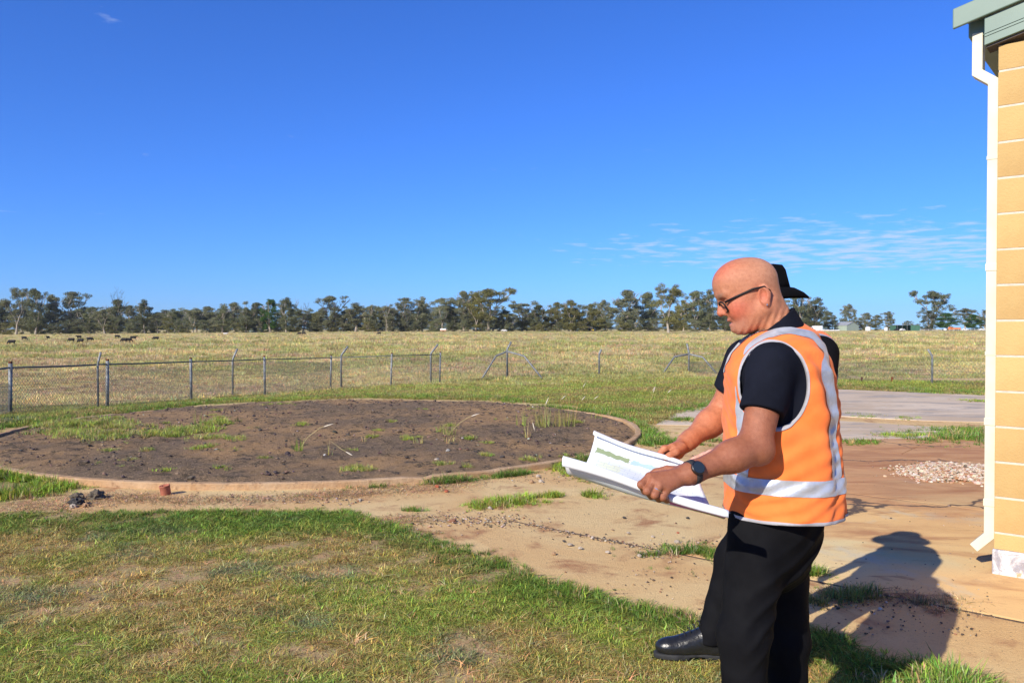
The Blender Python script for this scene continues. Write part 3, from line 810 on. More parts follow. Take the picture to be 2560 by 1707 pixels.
def ordn(n): return "%d%s" % (n, "th" if 10 <= n % 100 <= 20 else {1: "st", 2: "nd", 3: "rd"}.get(n % 10, "th"))
for i, (x, ty, w, kd, lf, bk) in enumerate(TL):
    tree(x, ty - 3, w * 1.3, kd, 600 + random.uniform(-18, 18), lf, bk, i * 7 + 3, "%s %s, %s from left in the far tree line" % (LD[lf], KD[kd], ordn(i + 1)), "gum trees of the far tree line")
tree(1672, 708, 84, 'open', 470, 1, 0, 2, "big lone gum with a stout forked pale trunk standing in front of the tree line", None)
tree(292, 706, 40, 'dead', 612, 0, 1, 0, "bare dead treetop sticking up above the tree line at left", None, "dead_tree")
tree(762, 748, 30, 'dead', 612, 0, 1, 1, "small bare dead tree above the middle of the tree line", None, "dead_tree")
tree(965, 748, 26, 'dead', 580, 0, 0, 0, "pale dead gum skeleton in the middle of the tree line", None, "dead_tree")
# right-hand group around the sheds
for px_, ty, w, kd, lf, D, lab in ((2072, 778, 50, 'round', 2, 640, "dark rounded tree left of the pale shed"), (2123, 758, 46, 'wide', 0, 660, "grey-green gum standing in front of the pale shed"),
        (2166, 781, 46, 'wide', 0, 700, "small spreading gum between the two sheds"), (2192, 786, 34, 'round', 2, 700, "dark bushy tree left of the open shed"), (2222, 777, 34, 'tall', 0, 690, "slim gum left of the open shed"),
        (2150, 793, 36, 'round', 0, 680, "low grey bushy tree right of the pale shed"),
        (2268, 801, 30, 'round', 0, 900, "low distant bushy trees above the open shed roof"), (2328, 722, 82, 'open', 2, 610, "tallest gum at right with layered dark crown beside the open shed"),
        (2322, 775, 60, 'wide', 2, 605, "lower dark gum foliage at the foot of the tallest right-hand gum"),
        (2366, 781, 72, 'round', 3, 600, "dense deep green round tree beside the orange truck"), (2412, 767, 54, 'open', 0, 640, "sparse grey gum behind the orange truck"),
        (2432, 785, 56, 'round', 3, 610, "dark green round tree nearest the building"), (2464, 773, 50, 'wide', 2, 630, "dark gum partly hidden by the downpipe"), (2530, 770, 60, 'wide', 2, 630, "dark gum hidden behind the building corner")):
    tree(px_, ty, w * 1.1, kd, D, lf, 0, int(px_), lab, "trees around the sheds")
# second rank that closes the gaps, and scrub at the foot of the trees
for i, x in enumerate(np.arange(-60, 2060, 36)):
    tree(x + random.uniform(-10, 10), 772 + random.uniform(-9, 12), 72, random.choice(('wide', 'tall', 'wide', 'bush')), 660 + random.uniform(0, 40), random.choice((0, 2, 2)), 0, i,
         "gum tree of the second rank filling the gaps behind the far tree line", "second rank of the far tree line")
for i, x in enumerate(np.arange(-40, 2060, 30)):
    tree(x + random.uniform(-10, 10), 800 + random.uniform(-9, 8), random.uniform(42, 60), 'bush', 588 + random.uniform(-8, 20), random.choice((2, 2, 0, 1)), 0, i,
         "low dark scrub bush at the foot of the far tree line", "scrub under the far tree line", "scrub_bush")

# ================================================================ HILLS
def hill(pl, D, name, label):
    n_ = len(pl); xs = np.linspace(pl[0][0], pl[-1][0], 60); yy = np.interp(xs, [a for a, _ in pl], [b_ for _, b_ in pl]) + (fbm(xs * .05, xs * 0, 3, 3) - .5) * 5
    v = []; 
    for j, (dd, k_) in enumerate(((-900, 0.0), (-450, 0.62), (0, 1.0), (500, 0.55), (1000, 0.0))):
        for x, y_ in zip(xs, yy):
            h_ = (822.5 - y_) / FOC * D * k_
            v.append(((x - 1280) / FOC * D, D + dd, h_ - 8 + (fbm(x * .1, j * 3.3, 9, 3) - .5) * 20 * k_))
    m_ = 60; f = [(j * m_ + i, j * m_ + i + 1, (j + 1) * m_ + i + 1, (j + 1) * m_ + i) for j in range(4) for i in range(m_ - 1)]
    o = link_mesh(name, np_mesh(name, v, f), m_hill, None, True)
    return tag(o, label, None, None, "structure")
m_hill = simple("wooded_hillside", (0.055, 0.085, 0.05), (0.075, 0.10, 0.055), 0.01, 1.0)
hill([(300, 822), (380, 798), (450, 776), (490, 772), (540, 782), (640, 800), (760, 822)], 4600, "hill", "low wooded hill far behind the left of the tree line")
hill([(930, 822), (1010, 790), (1070, 766), (1130, 764), (1190, 780), (1260, 800), (1400, 806), (1560, 812), (1900, 822)], 4900, "hill", "low wooded hill far behind the middle of the tree line")

# ================================================================ CATTLE
from mathutils import noise as mnoise

# ================================================================ SCULPTING KIT (distance fields turned into meshes)
def cap(Q, a, b_, ra, rb=None):
    rb = ra if rb is None else rb
    a = np.asarray(a, float); ba = np.asarray(b_, float) - a
    pa = Q - a; h = np.clip(pa @ ba / max(ba @ ba, 1e-12), 0, 1)
    return np.sqrt(((pa - h[:, None] * ba) ** 2).sum(1)) - (ra + (rb - ra) * h)
def ell(Q, c, r, R=None):
    q_ = Q - np.asarray(c, float)
    if R is not None: q_ = q_ @ np.asarray(R, float).T
    r = np.asarray(r, float)
    k0 = np.sqrt(((q_ / r) ** 2).sum(1)) + 1e-9; k1 = np.sqrt(((q_ / (r * r)) ** 2).sum(1)) + 1e-9
    return k0 * (k0 - 1) / k1
def smin(a, b_, k):
    h = np.clip(0.5 + 0.5 * (b_ - a) / k, 0, 1); return b_ + (a - b_) * h - k * h * (1 - h)
def smax(a, b_, k): return -smin(-a, -b_, k)
def chain(Q, pts, rad, k=0.0):
    d = None
    for i in range(len(pts) - 1):
        e = cap(Q, pts[i], pts[i + 1], rad[i], rad[i + 1])
        d = e if d is None else (np.minimum(d, e) if k == 0 else smin(d, e, k))
    return d
def polygonise(fun, lo, hi, h):
    lo = np.array(lo, float); hi = np.array(hi, float)
    n = np.ceil((hi - lo) / h).astype(int) + 1
    ax = [lo[i] + h * np.arange(n[i]) for i in range(3)]
    # coarse pass first; the field is evaluated finely only near the surface
    q = 4; nc = (n + q - 1) // q + 1
    cax = [lo[i] + h * q * np.arange(nc[i]) for i in range(3)]
    G = np.stack(np.meshgrid(*cax, indexing='ij'), -1).reshape(-1, 3)
    Fc = fun(G).reshape(tuple(nc)).astype(np.float32)
    F = np.repeat(np.repeat(np.repeat(Fc, q, 0), q, 1), q, 2)
    c0 = q // 2
    F = np.pad(F, ((c0, 0),) * 3, mode='edge')[c0 + 0:, c0:, c0:]
    F = np.ascontiguousarray(F[:n[0], :n[1], :n[2]])
    m = np.abs(F) < h * q * 2.6
    ijk = np.argwhere(m)
    out = np.empty(len(ijk), np.float32)
    for i in range(0, len(ijk), 300000):
        out[i:i + 300000] = fun(lo + h * ijk[i:i + 300000])
    F[m] = out
    I = F < 0
    n1 = n - 1
    def sl(o): return tuple(slice(o[i], n1[i] + o[i]) for i in range(3))
    cs = [(i, j, k) for i in (0, 1) for j in (0, 1) for k in (0, 1)]
    cntI = np.zeros(tuple(n1), np.uint8)
    for a in cs: cntI += I[sl(a)]
    m = (cntI > 0) & (cntI < 8)
    cell = np.argwhere(m)
    vid = -np.ones(m.shape, np.int32); vid[m] = np.arange(len(cell))
    cv = {a: F[tuple((cell + a).T)] for a in cs}
    acc = np.zeros((len(cell), 3)); cnt = np.zeros(len(cell))
    for a in cs:
        for axis in range(3):
            if a[axis]: continue
            b_ = list(a); b_[axis] = 1; fa = cv[a]; fb = cv[tuple(b_)]
            x = (fa < 0) != (fb < 0); t_ = np.where(x, fa / np.where(x, fa - fb, 1), 0)
            for c_ in range(3): acc[:, c_] += np.where(x, a[c_] + (t_ if c_ == axis else 0), 0)
            cnt += x
    verts = lo + h * (cell + acc / cnt[:, None])
    quads = []
    for axis in range(3):
        b1, b2 = (axis + 1) % 3, (axis + 2) % 3
        s0 = [slice(0, None)] * 3; s1 = [slice(0, None)] * 3
        s0[axis] = slice(0, n[axis] - 1); s1[axis] = slice(1, n[axis])
        x = I[tuple(s0)] != I[tuple(s1)]
        e = np.argwhere(x)
        e = e[(e[:, b1] > 0) & (e[:, b2] > 0) & (e[:, b1] < n[b1] - 1) & (e[:, b2] < n[b2] - 1)]
        d1 = np.zeros(3, int); d1[b1] = 1; d2 = np.zeros(3, int); d2[b2] = 1
        g = lambda o: vid[tuple((e - o).T)]
        qd = np.stack([g(d1 + d2), g(d2), g(0 * d1), g(d1)], 1)
        fl = I[tuple(e.T)]
        qd = np.where(fl[:, None], qd, qd[:, ::-1])
        quads.append(qd)
    return verts, np.vstack(quads)
def relax(v, f, it=2, lam=0.5):
    for _ in range(it):
        acc = np.zeros_like(v); cnt = np.zeros(len(v))
        for a, b_ in ((0, 1), (1, 2), (2, 3), (3, 0)):
            np.add.at(acc, f[:, a], v[f[:, b_]]); np.add.at(cnt, f[:, a], 1)
            np.add.at(acc, f[:, b_], v[f[:, a]]); np.add.at(cnt, f[:, b_], 1)
        v = v + lam * (acc / np.maximum(cnt, 1)[:, None] - v)
    return v
def sdf_obj(name, fun, lo, hi, h, mat, parent, it=1, colfun=None, keepf=None, origin=None):
    v, f = polygonise(fun, lo, hi, h)
    if it: v = relax(v, f, it)
    if keepf is not None:
        cen = v[f].mean(1); f = f[keepf(cen)]
        u_, inv_ = np.unique(f, return_inverse=True); v = v[u_]; f = inv_.reshape(-1, 4)
        # straighten the cut edge
        ed_ = np.sort(np.vstack([f[:, [0, 1]], f[:, [1, 2]], f[:, [2, 3]], f[:, [3, 0]]]), 1); uq, ct = np.unique(ed_, axis=0, return_counts=True); bd = uq[ct == 1]
        for _ in range(14):
            acc = np.zeros_like(v); cn = np.zeros(len(v)); np.add.at(acc, bd[:, 0], v[bd[:, 1]]); np.add.at(acc, bd[:, 1], v[bd[:, 0]]); np.add.at(cn, bd[:, 0], 1); np.add.at(cn, bd[:, 1], 1)
            k_ = cn > 0; v[k_] = v[k_] * .5 + .5 * acc[k_] / cn[k_][:, None]
    if len(f) == 0: return None
    og = np.zeros(3) if origin is None else np.asarray(origin, float)
    me = np_mesh(name, v - og, f)
    if colfun is not None: vcol(me, "tint", colfun(v))
    return link_mesh(name, me, mat, parent, True)

# ---- cattle: one cow body, copied
m_cow = simple("black_hide", (0.012, 0.011, 0.011), (0.02, 0.017, 0.015), 3, 0.75)
m_cow_w = simple("white_hide", (0.7, 0.66, 0.6), (0.6, 0.56, 0.5), 3, 0.8)
def cow_sdf(Q, graze=True):
    d = ell(Q, (0, 0, 1.02), (0.80, 0.36, 0.40))
    d = smin(d, ell(Q, (-0.62, 0, 1.08), (0.34, 0.31, 0.34)), 0.12)
    d = smin(d, ell(Q, (0.58, 0, 1.0), (0.34, 0.33, 0.42)), 0.12)
    if graze: neck = [(0.75, 0, 1.12), (1.12, 0, 0.72), (1.30, 0, 0.36), (1.38, 0, 0.12)]
    else: neck = [(0.75, 0, 1.15), (1.08, 0, 1.36), (1.30, 0, 1.36), (1.52, 0, 1.18)]
    d = smin(d, chain(Q, neck, [0.26, 0.17, 0.13, 0.085], 0.05), 0.10)
    for s in (-1, 1):
        e = np.array(neck[2]); d = smin(d, cap(Q, e + [-0.06, 0.08 * s, 0.05], e + [-0.1, 0.24 * s, 0.04], 0.035, 0.02), 0.03)
        d = smin(d, chain(Q, [(0.52, 0.18 * s, 0.85), (0.56, 0.19 * s, 0.45), (0.52, 0.19 * s, 0.08), (0.56, 0.19 * s, 0.03)], [0.13, 0.065, 0.05, 0.06], 0.03), 0.06)
        d = smin(d, chain(Q, [(-0.60, 0.19 * s, 0.9), (-0.50, 0.2 * s, 0.62), (-0.70, 0.2 * s, 0.42), (-0.64, 0.2 * s, 0.06), (-0.60, 0.2 * s, 0.03)], [0.17, 0.10, 0.06, 0.05, 0.06], 0.03), 0.06)
    d = smin(d, chain(Q, [(-0.93, 0, 1.25), (-1.0, 0, 0.9), (-0.98, 0, 0.55)], [0.035, 0.025, 0.04], 0.02), 0.03)
    return d
cow_me = []
for gz in (True, False):
    v, f = polygonise(lambda Q: cow_sdf(Q, gz), (-1.15, -0.5, -0.05), (1.75, 0.5, 1.6), 0.05)
    cow_me.append(np_mesh("cow_body", relax(v, f, 1), f))
cow_w = cow_me[1].copy(); cow_w.materials.append(m_cow_w)
for m_ in cow_me: m_.materials.append(m_cow)
COWS = [(30, 861, 1, 0, "black cow grazing alone at the far left of the paddock"), (60, 851, -1, 0, "small black cow behind the leftmost grazing cow"), (120, 847.5, 1, 1, "tiny black cow far off, seen end on, left of the group of three"),
        (179, 856, 1, 0, "black cow at the left of the group of three"), (202, 858.5, 1, 0, "black cow nearest us in the group of three"), (224, 854.5, -1, 0, "black cow at the right of the group of three"),
        (198, 847.5, 1, 1, "tiny black cow seen behind the group of three"), (293, 845.5, -1, 0, "tiny black cow above the overlapping pair"), (311, 857.5, 1, 0, "black cow in front of the overlapping pair"),
        (320, 857, -1, 0, "black cow standing against the front cow of the overlapping pair"), (333, 851.5, -1, 1, "black cow behind the overlapping pair"), (390, 853, 1, 0, "black cow grazing alone right of the overlapping pair"),
        (749, 837.5, 1, 0, "distant black cow, left one of the far pair below the middle trees"), (759, 837.5, -1, 0, "distant black cow, right one of the far pair below the middle trees"), (948, 836.5, 1, 0, "lone distant black cow in the middle of the paddock")]
CX = ground_hit([c_[0] for c_ in COWS], [c_[1] for c_ in COWS])
for (px_, py_, fc, st, lab), h in zip(COWS, CX):
    o = bpy.data.objects.new("cow", cow_me[st]); col.objects.link(o)
    o.location = h; o.rotation_euler = (0, 0, (math.pi if fc > 0 else 0) + random.uniform(-.4, .4)); o.scale = (1.0,) * 3
    if "end on" in lab or "tiny black cow seen" in lab: o.rotation_euler[2] += 1.4
    for p_ in cow_me[st].polygons: p_.use_smooth = True
    tag(o, lab, "cow", "cattle in the paddock")
h = ground_hit([563], [838])[0]
o = bpy.data.objects.new("cow", cow_w); col.objects.link(o); o.location = h; o.rotation_euler = (0, 0, 0.3); tag(o, "lone white cow near the tree line", "cow", "cattle in the paddock")

# ================================================================ SHEDS, TANKS AND VEHICLES AT THE FAR EDGE OF THE PADDOCK
m_white = simple("white_paint", (0.78, 0.77, 0.74), (0.68, 0.67, 0.64), 2, 0.5)
m_shed = simple("pale_green_cladding", (0.34, 0.40, 0.33), (0.28, 0.34, 0.28), 1, 0.6)
m_shedg = simple("green_cladding", (0.07, 0.17, 0.11), (0.06, 0.14, 0.09), 1, 0.6)
m_zinc = simple("zinc_roof", (0.42, 0.43, 0.42), (0.33, 0.34, 0.34), 1, 0.5, 0, 40, 0.2)
m_black = simple("black_rubber", (0.02, 0.02, 0.02), (0.03, 0.03, 0.03), 5, 0.8)
m_orange = simple("orange_paint", (0.70, 0.20, 0.03), (0.60, 0.17, 0.03), 2, 0.5)
m_glass = simple("dark_glass", (0.03, 0.04, 0.05), (0.02, 0.03, 0.04), 2, 0.15, 0, 40, 0, 0.6)
m_yel = simple("yellow_paint", (0.7, 0.45, 0.03), (0.6, 0.4, 0.03), 2, 0.5)
def far_at(px_, D):
    x = (px_ - 1280) / FOC * D; return np.array([x, D, float(terrain(x, D))])
def shed(px_, D, w, dep, eave, ridge, label, mat, open_w=0.0, rz=0.0):
    p = far_at(px_, D); o = thing("shed", label, "shed", p, rz)
    mb = MB()
    def wall(x0, x1, y0, y1): mb.box(((x0 + x1) / 2, (y0 + y1) / 2, eave / 2 - 0.2), (x1 - x0, y1 - y0, eave + 0.4))
    wall(-w / 2, -w / 2 + .15, -dep / 2, dep / 2); wall(w / 2 - .15, w / 2, -dep / 2, dep / 2); wall(-w / 2 + .15, w / 2 - .15, dep / 2 - .15, dep / 2)
    if open_w < w: wall(-w / 2 + .15 + open_w, w / 2 - .15, -dep / 2, -dep / 2 + .15)
    mb.build("wall", mat, o)
    rm = MB()
    for s in (-1, 1):
        rm.add([(-w / 2 - .3 if s < 0 else w / 2 + .3, -dep / 2 - .3, eave), (0, -dep / 2 - .3, ridge), (0, dep / 2 + .3, ridge), (-w / 2 - .3 if s < 0 else w / 2 + .3, dep / 2 + .3, eave),
                (-w / 2 - .3 if s < 0 else w / 2 + .3, -dep / 2 - .3, eave + .12), (0, -dep / 2 - .3, ridge + .12), (0, dep / 2 + .3, ridge + .12), (-w / 2 - .3 if s < 0 else w / 2 + .3, dep / 2 + .3, eave + .12)],
               [(0, 1, 2, 3), (4, 5, 6, 7), (0, 1, 5, 4), (3, 2, 6, 7), (0, 3, 7, 4)])
    rm.build("roof", m_zinc, o)
    if ridge > eave + 0.8:
        gm = MB(); gm.add([(-w / 2, -dep / 2 + .02, eave), (w / 2, -dep / 2 + .02, eave), (0, -dep / 2 + .02, ridge)], [(0, 1, 2)]); gm.build("gable", mat, o)
    if open_w:
        for k_ in range(3):
            pm = MB(); pm.box((-w / 2 + .2 + open_w * k_ / 3 + 1, -dep / 2 + .1, eave / 2), (.2, .2, eave)); pm.build("post", m_galv, o)
    return o
shed(2116, 640, 14, 12, 4.0, 6.8, "pale green gabled shed among the right-hand trees", m_shed, 0, 0.5)
shed(2262, 600, 18, 9, 4.0, 4.5, "long low open-fronted shed with green end bay", m_shedg, 11.0)
shed(1470, 588, 6.4, 6, 2.4, 3.9, "small dark open gabled shed at the foot of the middle trees", m_bark_d, 6.0)
shed(640, 620, 9, 6, 2.4, 3.4, "small pale shed half hidden under trees left of centre", m_shed, 0)
def wheels(o, xs, hw, r, w=0.25):
    for x in xs:
        for s in (-1, 1):
            mb = MB(); mb.tube([(x, s * hw - w / 2, r), (x, s * hw + w / 2, r)], r, 12); mb.build("wheel", m_black, o)
def truck(px_, D, label, body, box=True, rz=0.0, s=1.0):
    o = thing("truck", label, "truck", far_at(px_, D), rz); o.scale = (s, s, s)
    mb = MB(); mb.add([(-4.2, -1.1, .7), (-2.4, -1.1, .7), (-2.4, -1.1, 2.7), (-3.6, -1.1, 2.7), (-4.2, -1.1, 1.6), (-4.2, 1.1, .7), (-2.4, 1.1, .7), (-2.4, 1.1, 2.7), (-3.6, 1.1, 2.7), (-4.2, 1.1, 1.6)],
                      [(0, 1, 2, 3, 4), (9, 8, 7, 6, 5), (0, 5, 6, 1), (1, 6, 7, 2), (2, 7, 8, 3), (3, 8, 9, 4), (4, 9, 5, 0)]); cb = mb.build("cab", body if not box else m_white, o)
    mb = MB(); mb.box((-3.2, -1.105, 2.05), (.9, .02, .7)); mb.build("window", m_glass, cb)
    mb = MB(); mb.box((.8, 0, .8), (6.8, 1.0, .25)); mb.build("chassis", m_black, o)
    mb = MB(); mb.box((.9, 0, 2.25 if box else 1.55), (6.4, 2.3, 2.6 if box else 1.2)); mb.build("load_box" if box else "tipper_body", body, o)
    wheels(o, (-3.3, 1.4, 2.8), 1.0, .5)
    return o
truck(2040, 560, "white box truck parked beside the long white pipes at right", m_white, True, 0.05)
truck(2386, 565, "orange tipper truck parked beside the dense green tree", m_orange, False, 0.1, 1.0)
def car(px_, D, label, body, rz=0.0, ute=False):
    o = thing("parked_car", label, "car", far_at(px_, D), rz, "cars parked near the sheds")
    prof = [(-2.2, .35), (2.2, .35), (2.2, .85), (1.5, .95), (.8 if not ute else .2, 1.45), (-.9, 1.5), (-1.5 if not ute else -1.0, .95), (-2.2, .9)]
    v = [(x, s * .85, z) for s in (-1, 1) for x, z in prof]; n_ = len(prof)
    mb = MB(); mb.add(v, [tuple(range(n_)), tuple(range(2 * n_ - 1, n_ - 1, -1))] + [(i, n_ + i, n_ + (i + 1) % n_, (i + 1) % n_) for i in range(n_)]); mb.build("body", body, o)
    mb = MB(); mb.box((-.1, 0, 1.2), (1.2, 1.72, .3)); mb.build("window", m_glass, o)
    wheels(o, (-1.4, 1.35), .8, .33, .2)
for px_, D, lab, bm_, rz in ((1260, 575, "white car at the foot of the trees, left of the small dark shed", m_white, .1), (2256, 585, "white car parked in front of the open shed", m_white, .4), (2243, 590, "dark car parked in the open shed", m_black, 0),
        (2362, 570, "white car between the tall gum and the orange truck", m_white, 1.2), (2412, 575, "white van-like car right of the orange truck", m_white, 0), (2318, 575, "dark car below the tallest right-hand gum", m_black, .2), (2456, 575, "white car beside the downpipe", m_white, .2)):
    car(px_, D, lab, bm_, rz)
def tank(px_, D, r, h_, label, mat):
    o = thing("water_tank", label, "tank", far_at(px_, D))
    mb = MB(); mb.tube([(0, 0, -.2), (0, 0, h_)], r, 20); mb.build("wall", mat, o)
    mb = MB(); mb.tube([(0, 0, h_), (0, 0, h_ + r * .25), (0, 0, h_ + r * .35)], [r, r * .5, .15], 20); mb.build("roof", mat, o)
tank(2170, 590, 1.9, 2.4, "squat white water tank between the two sheds", m_white)
tank(1444, 585, 1.6, 2.1, "pale green water tank left of the small dark shed", m_shed)
tank(2215, 580, 1.2, 2.2, "small white tank left of the open shed", m_white)
# stack of long white pipes beside the truck
o = thing("pipe_stack", "row of long white pipes lying beside the box truck", "pipes", far_at(2062, 550))
for k_ in range(6):
    mb = MB(); mb.tube([(-10 + k_ * 3.4, 0, .45), (-7 + k_ * 3.4, 0, .45)], .42, 10); mb.build("pipe", m_white, o)
# low caravan
o = thing("caravan", "small cream and orange caravan at the foot of the middle trees", "caravan", far_at(1108, 580))
mb = MB(); mb.box((0, 0, 1.3), (4.4, 2, 1.7)); bevel(mb.build("body", m_white, o), .3, 3); mb = MB(); mb.box((0, -1.02, .9), (4.2, .04, .5)); mb.build("stripe", m_orange, o)
wheels(o, (0,), .9, .33)
o = thing("tractor", "small yellow tractor right of the small dark shed", "tractor", far_at(1484, 575))
mb = MB(); mb.box((-.6, 0, 1.0), (1.6, .7, .7)); mb.build("bonnet", m_yel, o); mb = MB(); mb.box((.7, 0, 1.6), (1.1, 1.1, 1.5)); mb.build("cab", m_glass, o); wheels(o, (-1.0, .8), .6, .5)
# white post-and-rail fence in front of the sheds
o = thing("white_rail_fence", "long white post and rail fence in front of the sheds", "fence")
A_, B_ = far_at(2300, 545), far_at(2560, 560)
for s in np.linspace(0, 1, 26):
    p = A_ + (B_ - A_) * s; mb = MB(); mb.box((p[0], p[1], terrain(p[0], p[1]) + .55), (.12, .12, 1.3)); mb.build("post", m_white, o)
for hh in (.55, 1.05):
    mb = MB(); mb.tube([A_ + [0, 0, hh], B_ + [0, 0, hh]], .06, 6); mb.build("rail", m_white, o)

# ================================================================ GRASS AND SMALL STONES
def grass_mat(name, attr_type='INSTANCER', trans=0.25):
    m, nt, b = new_mat(name); nt.nodes.remove(b)
    c = attr(nt, "col", attr_type)
    bl = attr(nt, "blade")
    c = mixc(nt, 1.0, c, bl, 'MULTIPLY')
    d1 = nd(nt, "ShaderNodeBsdfDiffuse"); d2 = nd(nt, "ShaderNodeBsdfTranslucent"); mx = nd(nt, "ShaderNodeMixShader"); mx.inputs[0].default_value = trans
    nt.links.new(c, d1.inputs[0]); nt.links.new(c, d2.inputs[0]); nt.links.new(d1.outputs[0], mx.inputs[1]); nt.links.new(d2.outputs[0], mx.inputs[2])
    nt.links.new(mx.outputs[0], nt.nodes["Material Output"].inputs[0])
    return m
m_grass = grass_mat("grass_blades")
def tuft_arrays(n, h, spread, width, lean, r, seg=2, hv=0.4):
    V_ = []; F_ = []; C_ = []
    for i in range(n):
        a = r.uniform(0, 6.283); rr = spread * math.sqrt(r.random()); p = np.array([math.cos(a) * rr, math.sin(a) * rr, -0.004])
        a2 = a + r.normal() * 0.9; ln = abs(r.normal()) * lean; H = h * (1 - hv + 2 * hv * r.random() * 0.8)
        d = np.array([math.cos(a2), math.sin(a2), 0.0]); s_ = np.array([-d[1], d[0], 0.0]); w = width * r.uniform(0.7, 1.3)
        o = len(V_); tint = np.array([r.uniform(.72, 1.3), r.uniform(.8, 1.2), r.uniform(.7, 1.3)]) * r.choice((.55, .8, 1.0, 1.0, 1.2, 1.5))
        for k_ in range(seg + 1):
            t_ = k_ / seg; c_ = p + d * (ln * H * t_ ** 1.7) + np.array([0, 0, H * t_ * (1 - 0.28 * ln * t_)])
            ww = w * (1 - t_ * 0.92) / 2
            V_ += [c_ - s_ * ww, c_ + s_ * ww]; C_ += [tint, tint]
        for k_ in range(seg): F_.append((o + 2 * k_, o + 2 * k_ + 1, o + 2 * k_ + 3, o + 2 * k_ + 2))
    return np.array(V_), np.array(F_), np.array(C_)
def tuft_set(name, k, *a, **kw):
    c = bpy.data.collections.new(name)
    for i in range(k):
        r = np.random.default_rng(500 + i * 31 + len(name)); v, f, cc = tuft_arrays(*a, r, **kw)
        me = np_mesh(name, v, f); vcol(me, "blade", cc); me.materials.append(m_grass)
        c.objects.link(bpy.data.objects.new(name + "_%02d" % i, me))
    return c
def scatter(name, pts, scale, colr, coll, label, rot=None, kind="stuff"):
    N = len(pts); me = bpy.data.meshes.new(name)
    me.vertices.add(N); me.vertices.foreach_set("co", np.asarray(pts, np.float32).ravel())
    if rot is None: rot = np.c_[rng.normal(0, .12, N), rng.normal(0, .12, N), rng.uniform(0, 6.283, N)]
    for nm, ty, key, dat in (("rot", 'FLOAT_VECTOR', "vector", rot), ("scl", 'FLOAT', "value", scale)):
        a = me.attributes.new(nm, ty, 'POINT'); a.data.foreach_set(key, np.asarray(dat, np.float32).ravel())
    a = me.attributes.new("col", 'FLOAT_COLOR', 'POINT'); a.data.foreach_set("color", np.c_[colr, np.ones(N)].astype(np.float32).ravel())
    a = me.attributes.new("idx", 'INT', 'POINT'); a.data.foreach_set("value", rng.integers(0, len(coll.objects), N).astype(np.int32))
    me.update()
    ng = bpy.data.node_groups.new(name, 'GeometryNodeTree')
    ng.interface.new_socket("Geometry", in_out='INPUT', socket_type='NodeSocketGeometry'); ng.interface.new_socket("Geometry", in_out='OUTPUT', socket_type='NodeSocketGeometry')
    gi = ng.nodes.new("NodeGroupInput"); go = ng.nodes.new("NodeGroupOutput"); ip = ng.nodes.new("GeometryNodeInstanceOnPoints"); ci = ng.nodes.new("GeometryNodeCollectionInfo")
    ci.inputs["Collection"].default_value = coll; ci.inputs["Separate Children"].default_value = True; ci.inputs["Reset Children"].default_value = True
    def na(nm, ty):
        n = ng.nodes.new("GeometryNodeInputNamedAttribute"); n.data_type = ty; n.inputs["Name"].default_value = nm; return n.outputs["Attribute"]
    ng.links.new(gi.outputs[0], ip.inputs["Points"]); ng.links.new(ci.outputs[0], ip.inputs["Instance"]); ip.inputs["Pick Instance"].default_value = True
    ng.links.new(na("idx", 'INT'), ip.inputs["Instance Index"]); ng.links.new(na("rot", 'FLOAT_VECTOR'), ip.inputs["Rotation"]); ng.links.new(na("scl", 'FLOAT'), ip.inputs["Scale"])
    ng.links.new(ip.outputs[0], go.inputs[0])
    o = link_mesh(name, me); md = o.modifiers.new("scatter", 'NODES'); md.node_group = ng
    tag(o, label, None, None, kind)
    return o
T_short = tuft_set("tuft_short", 8, 26, 0.021, 0.048, 0.0042, 2.5)
T_lush = tuft_set("tuft_lush", 8, 18, 0.055, 0.04, 0.0066, 1.1)
T_mid = tuft_set("tuft_mid", 6, 46, 0.055, 0.20, 0.011, 0.8)
T_field = tuft_set("tuft_field", 6, 60, 0.34, 0.62, 0.045, 0.7)
GREEN = np.array([0.145, 0.235, 0.045]); OLIVE = np.array([0.265, 0.28, 0.085]); STRAW = np.array([0.44, 0.345, 0.17]); YGREEN = np.array([0.27, 0.36, 0.055]); BLUEG = np.array([0.19, 0.22, 0.12])
FIELD = np.array([0.64, 0.53, 0.235])
def colmix(w, A, B): return A * (1 - w[:, None]) + B * w[:, None]
def jit(c, s=0.18): return np.clip(c * (1 + rng.normal(0, s, (len(c), 1))) * (1 + rng.normal(0, s * 0.4, c.shape)), 0.005, 0.9)
# --- foreground lawn
N = 85000
Y = 2.2 + (8.2 - 2.2) * rng.random(N); X = rng.uniform(-0.78, 0.72, N) * Y
Z = terrain(X, Y); px_, py_ = to_px(X, Y, Z)
wv = (fbm(X * 3, Y * 3, 31, 3) - .5) * 40
ok = inpoly(px_ + wv, py_ + wv * .3, FRONT_LAWN)
patch = fbm(X * 1.5, Y * 1.5, 33, 4); fine = fbm(X * 6, Y * 6, 34, 3)
ok &= (rng.random(N) < np.clip(1.35 - 1.9 * smooth(0.50, 0.70, patch) * smooth(.42, .60, fine) - 0.9 * smooth(0.56, 0.7, fine), 0.08, 1))
X, Y, Z, px_, py_, patch, fine = [a[ok] for a in (X, Y, Z, px_, py_, patch, fine)]
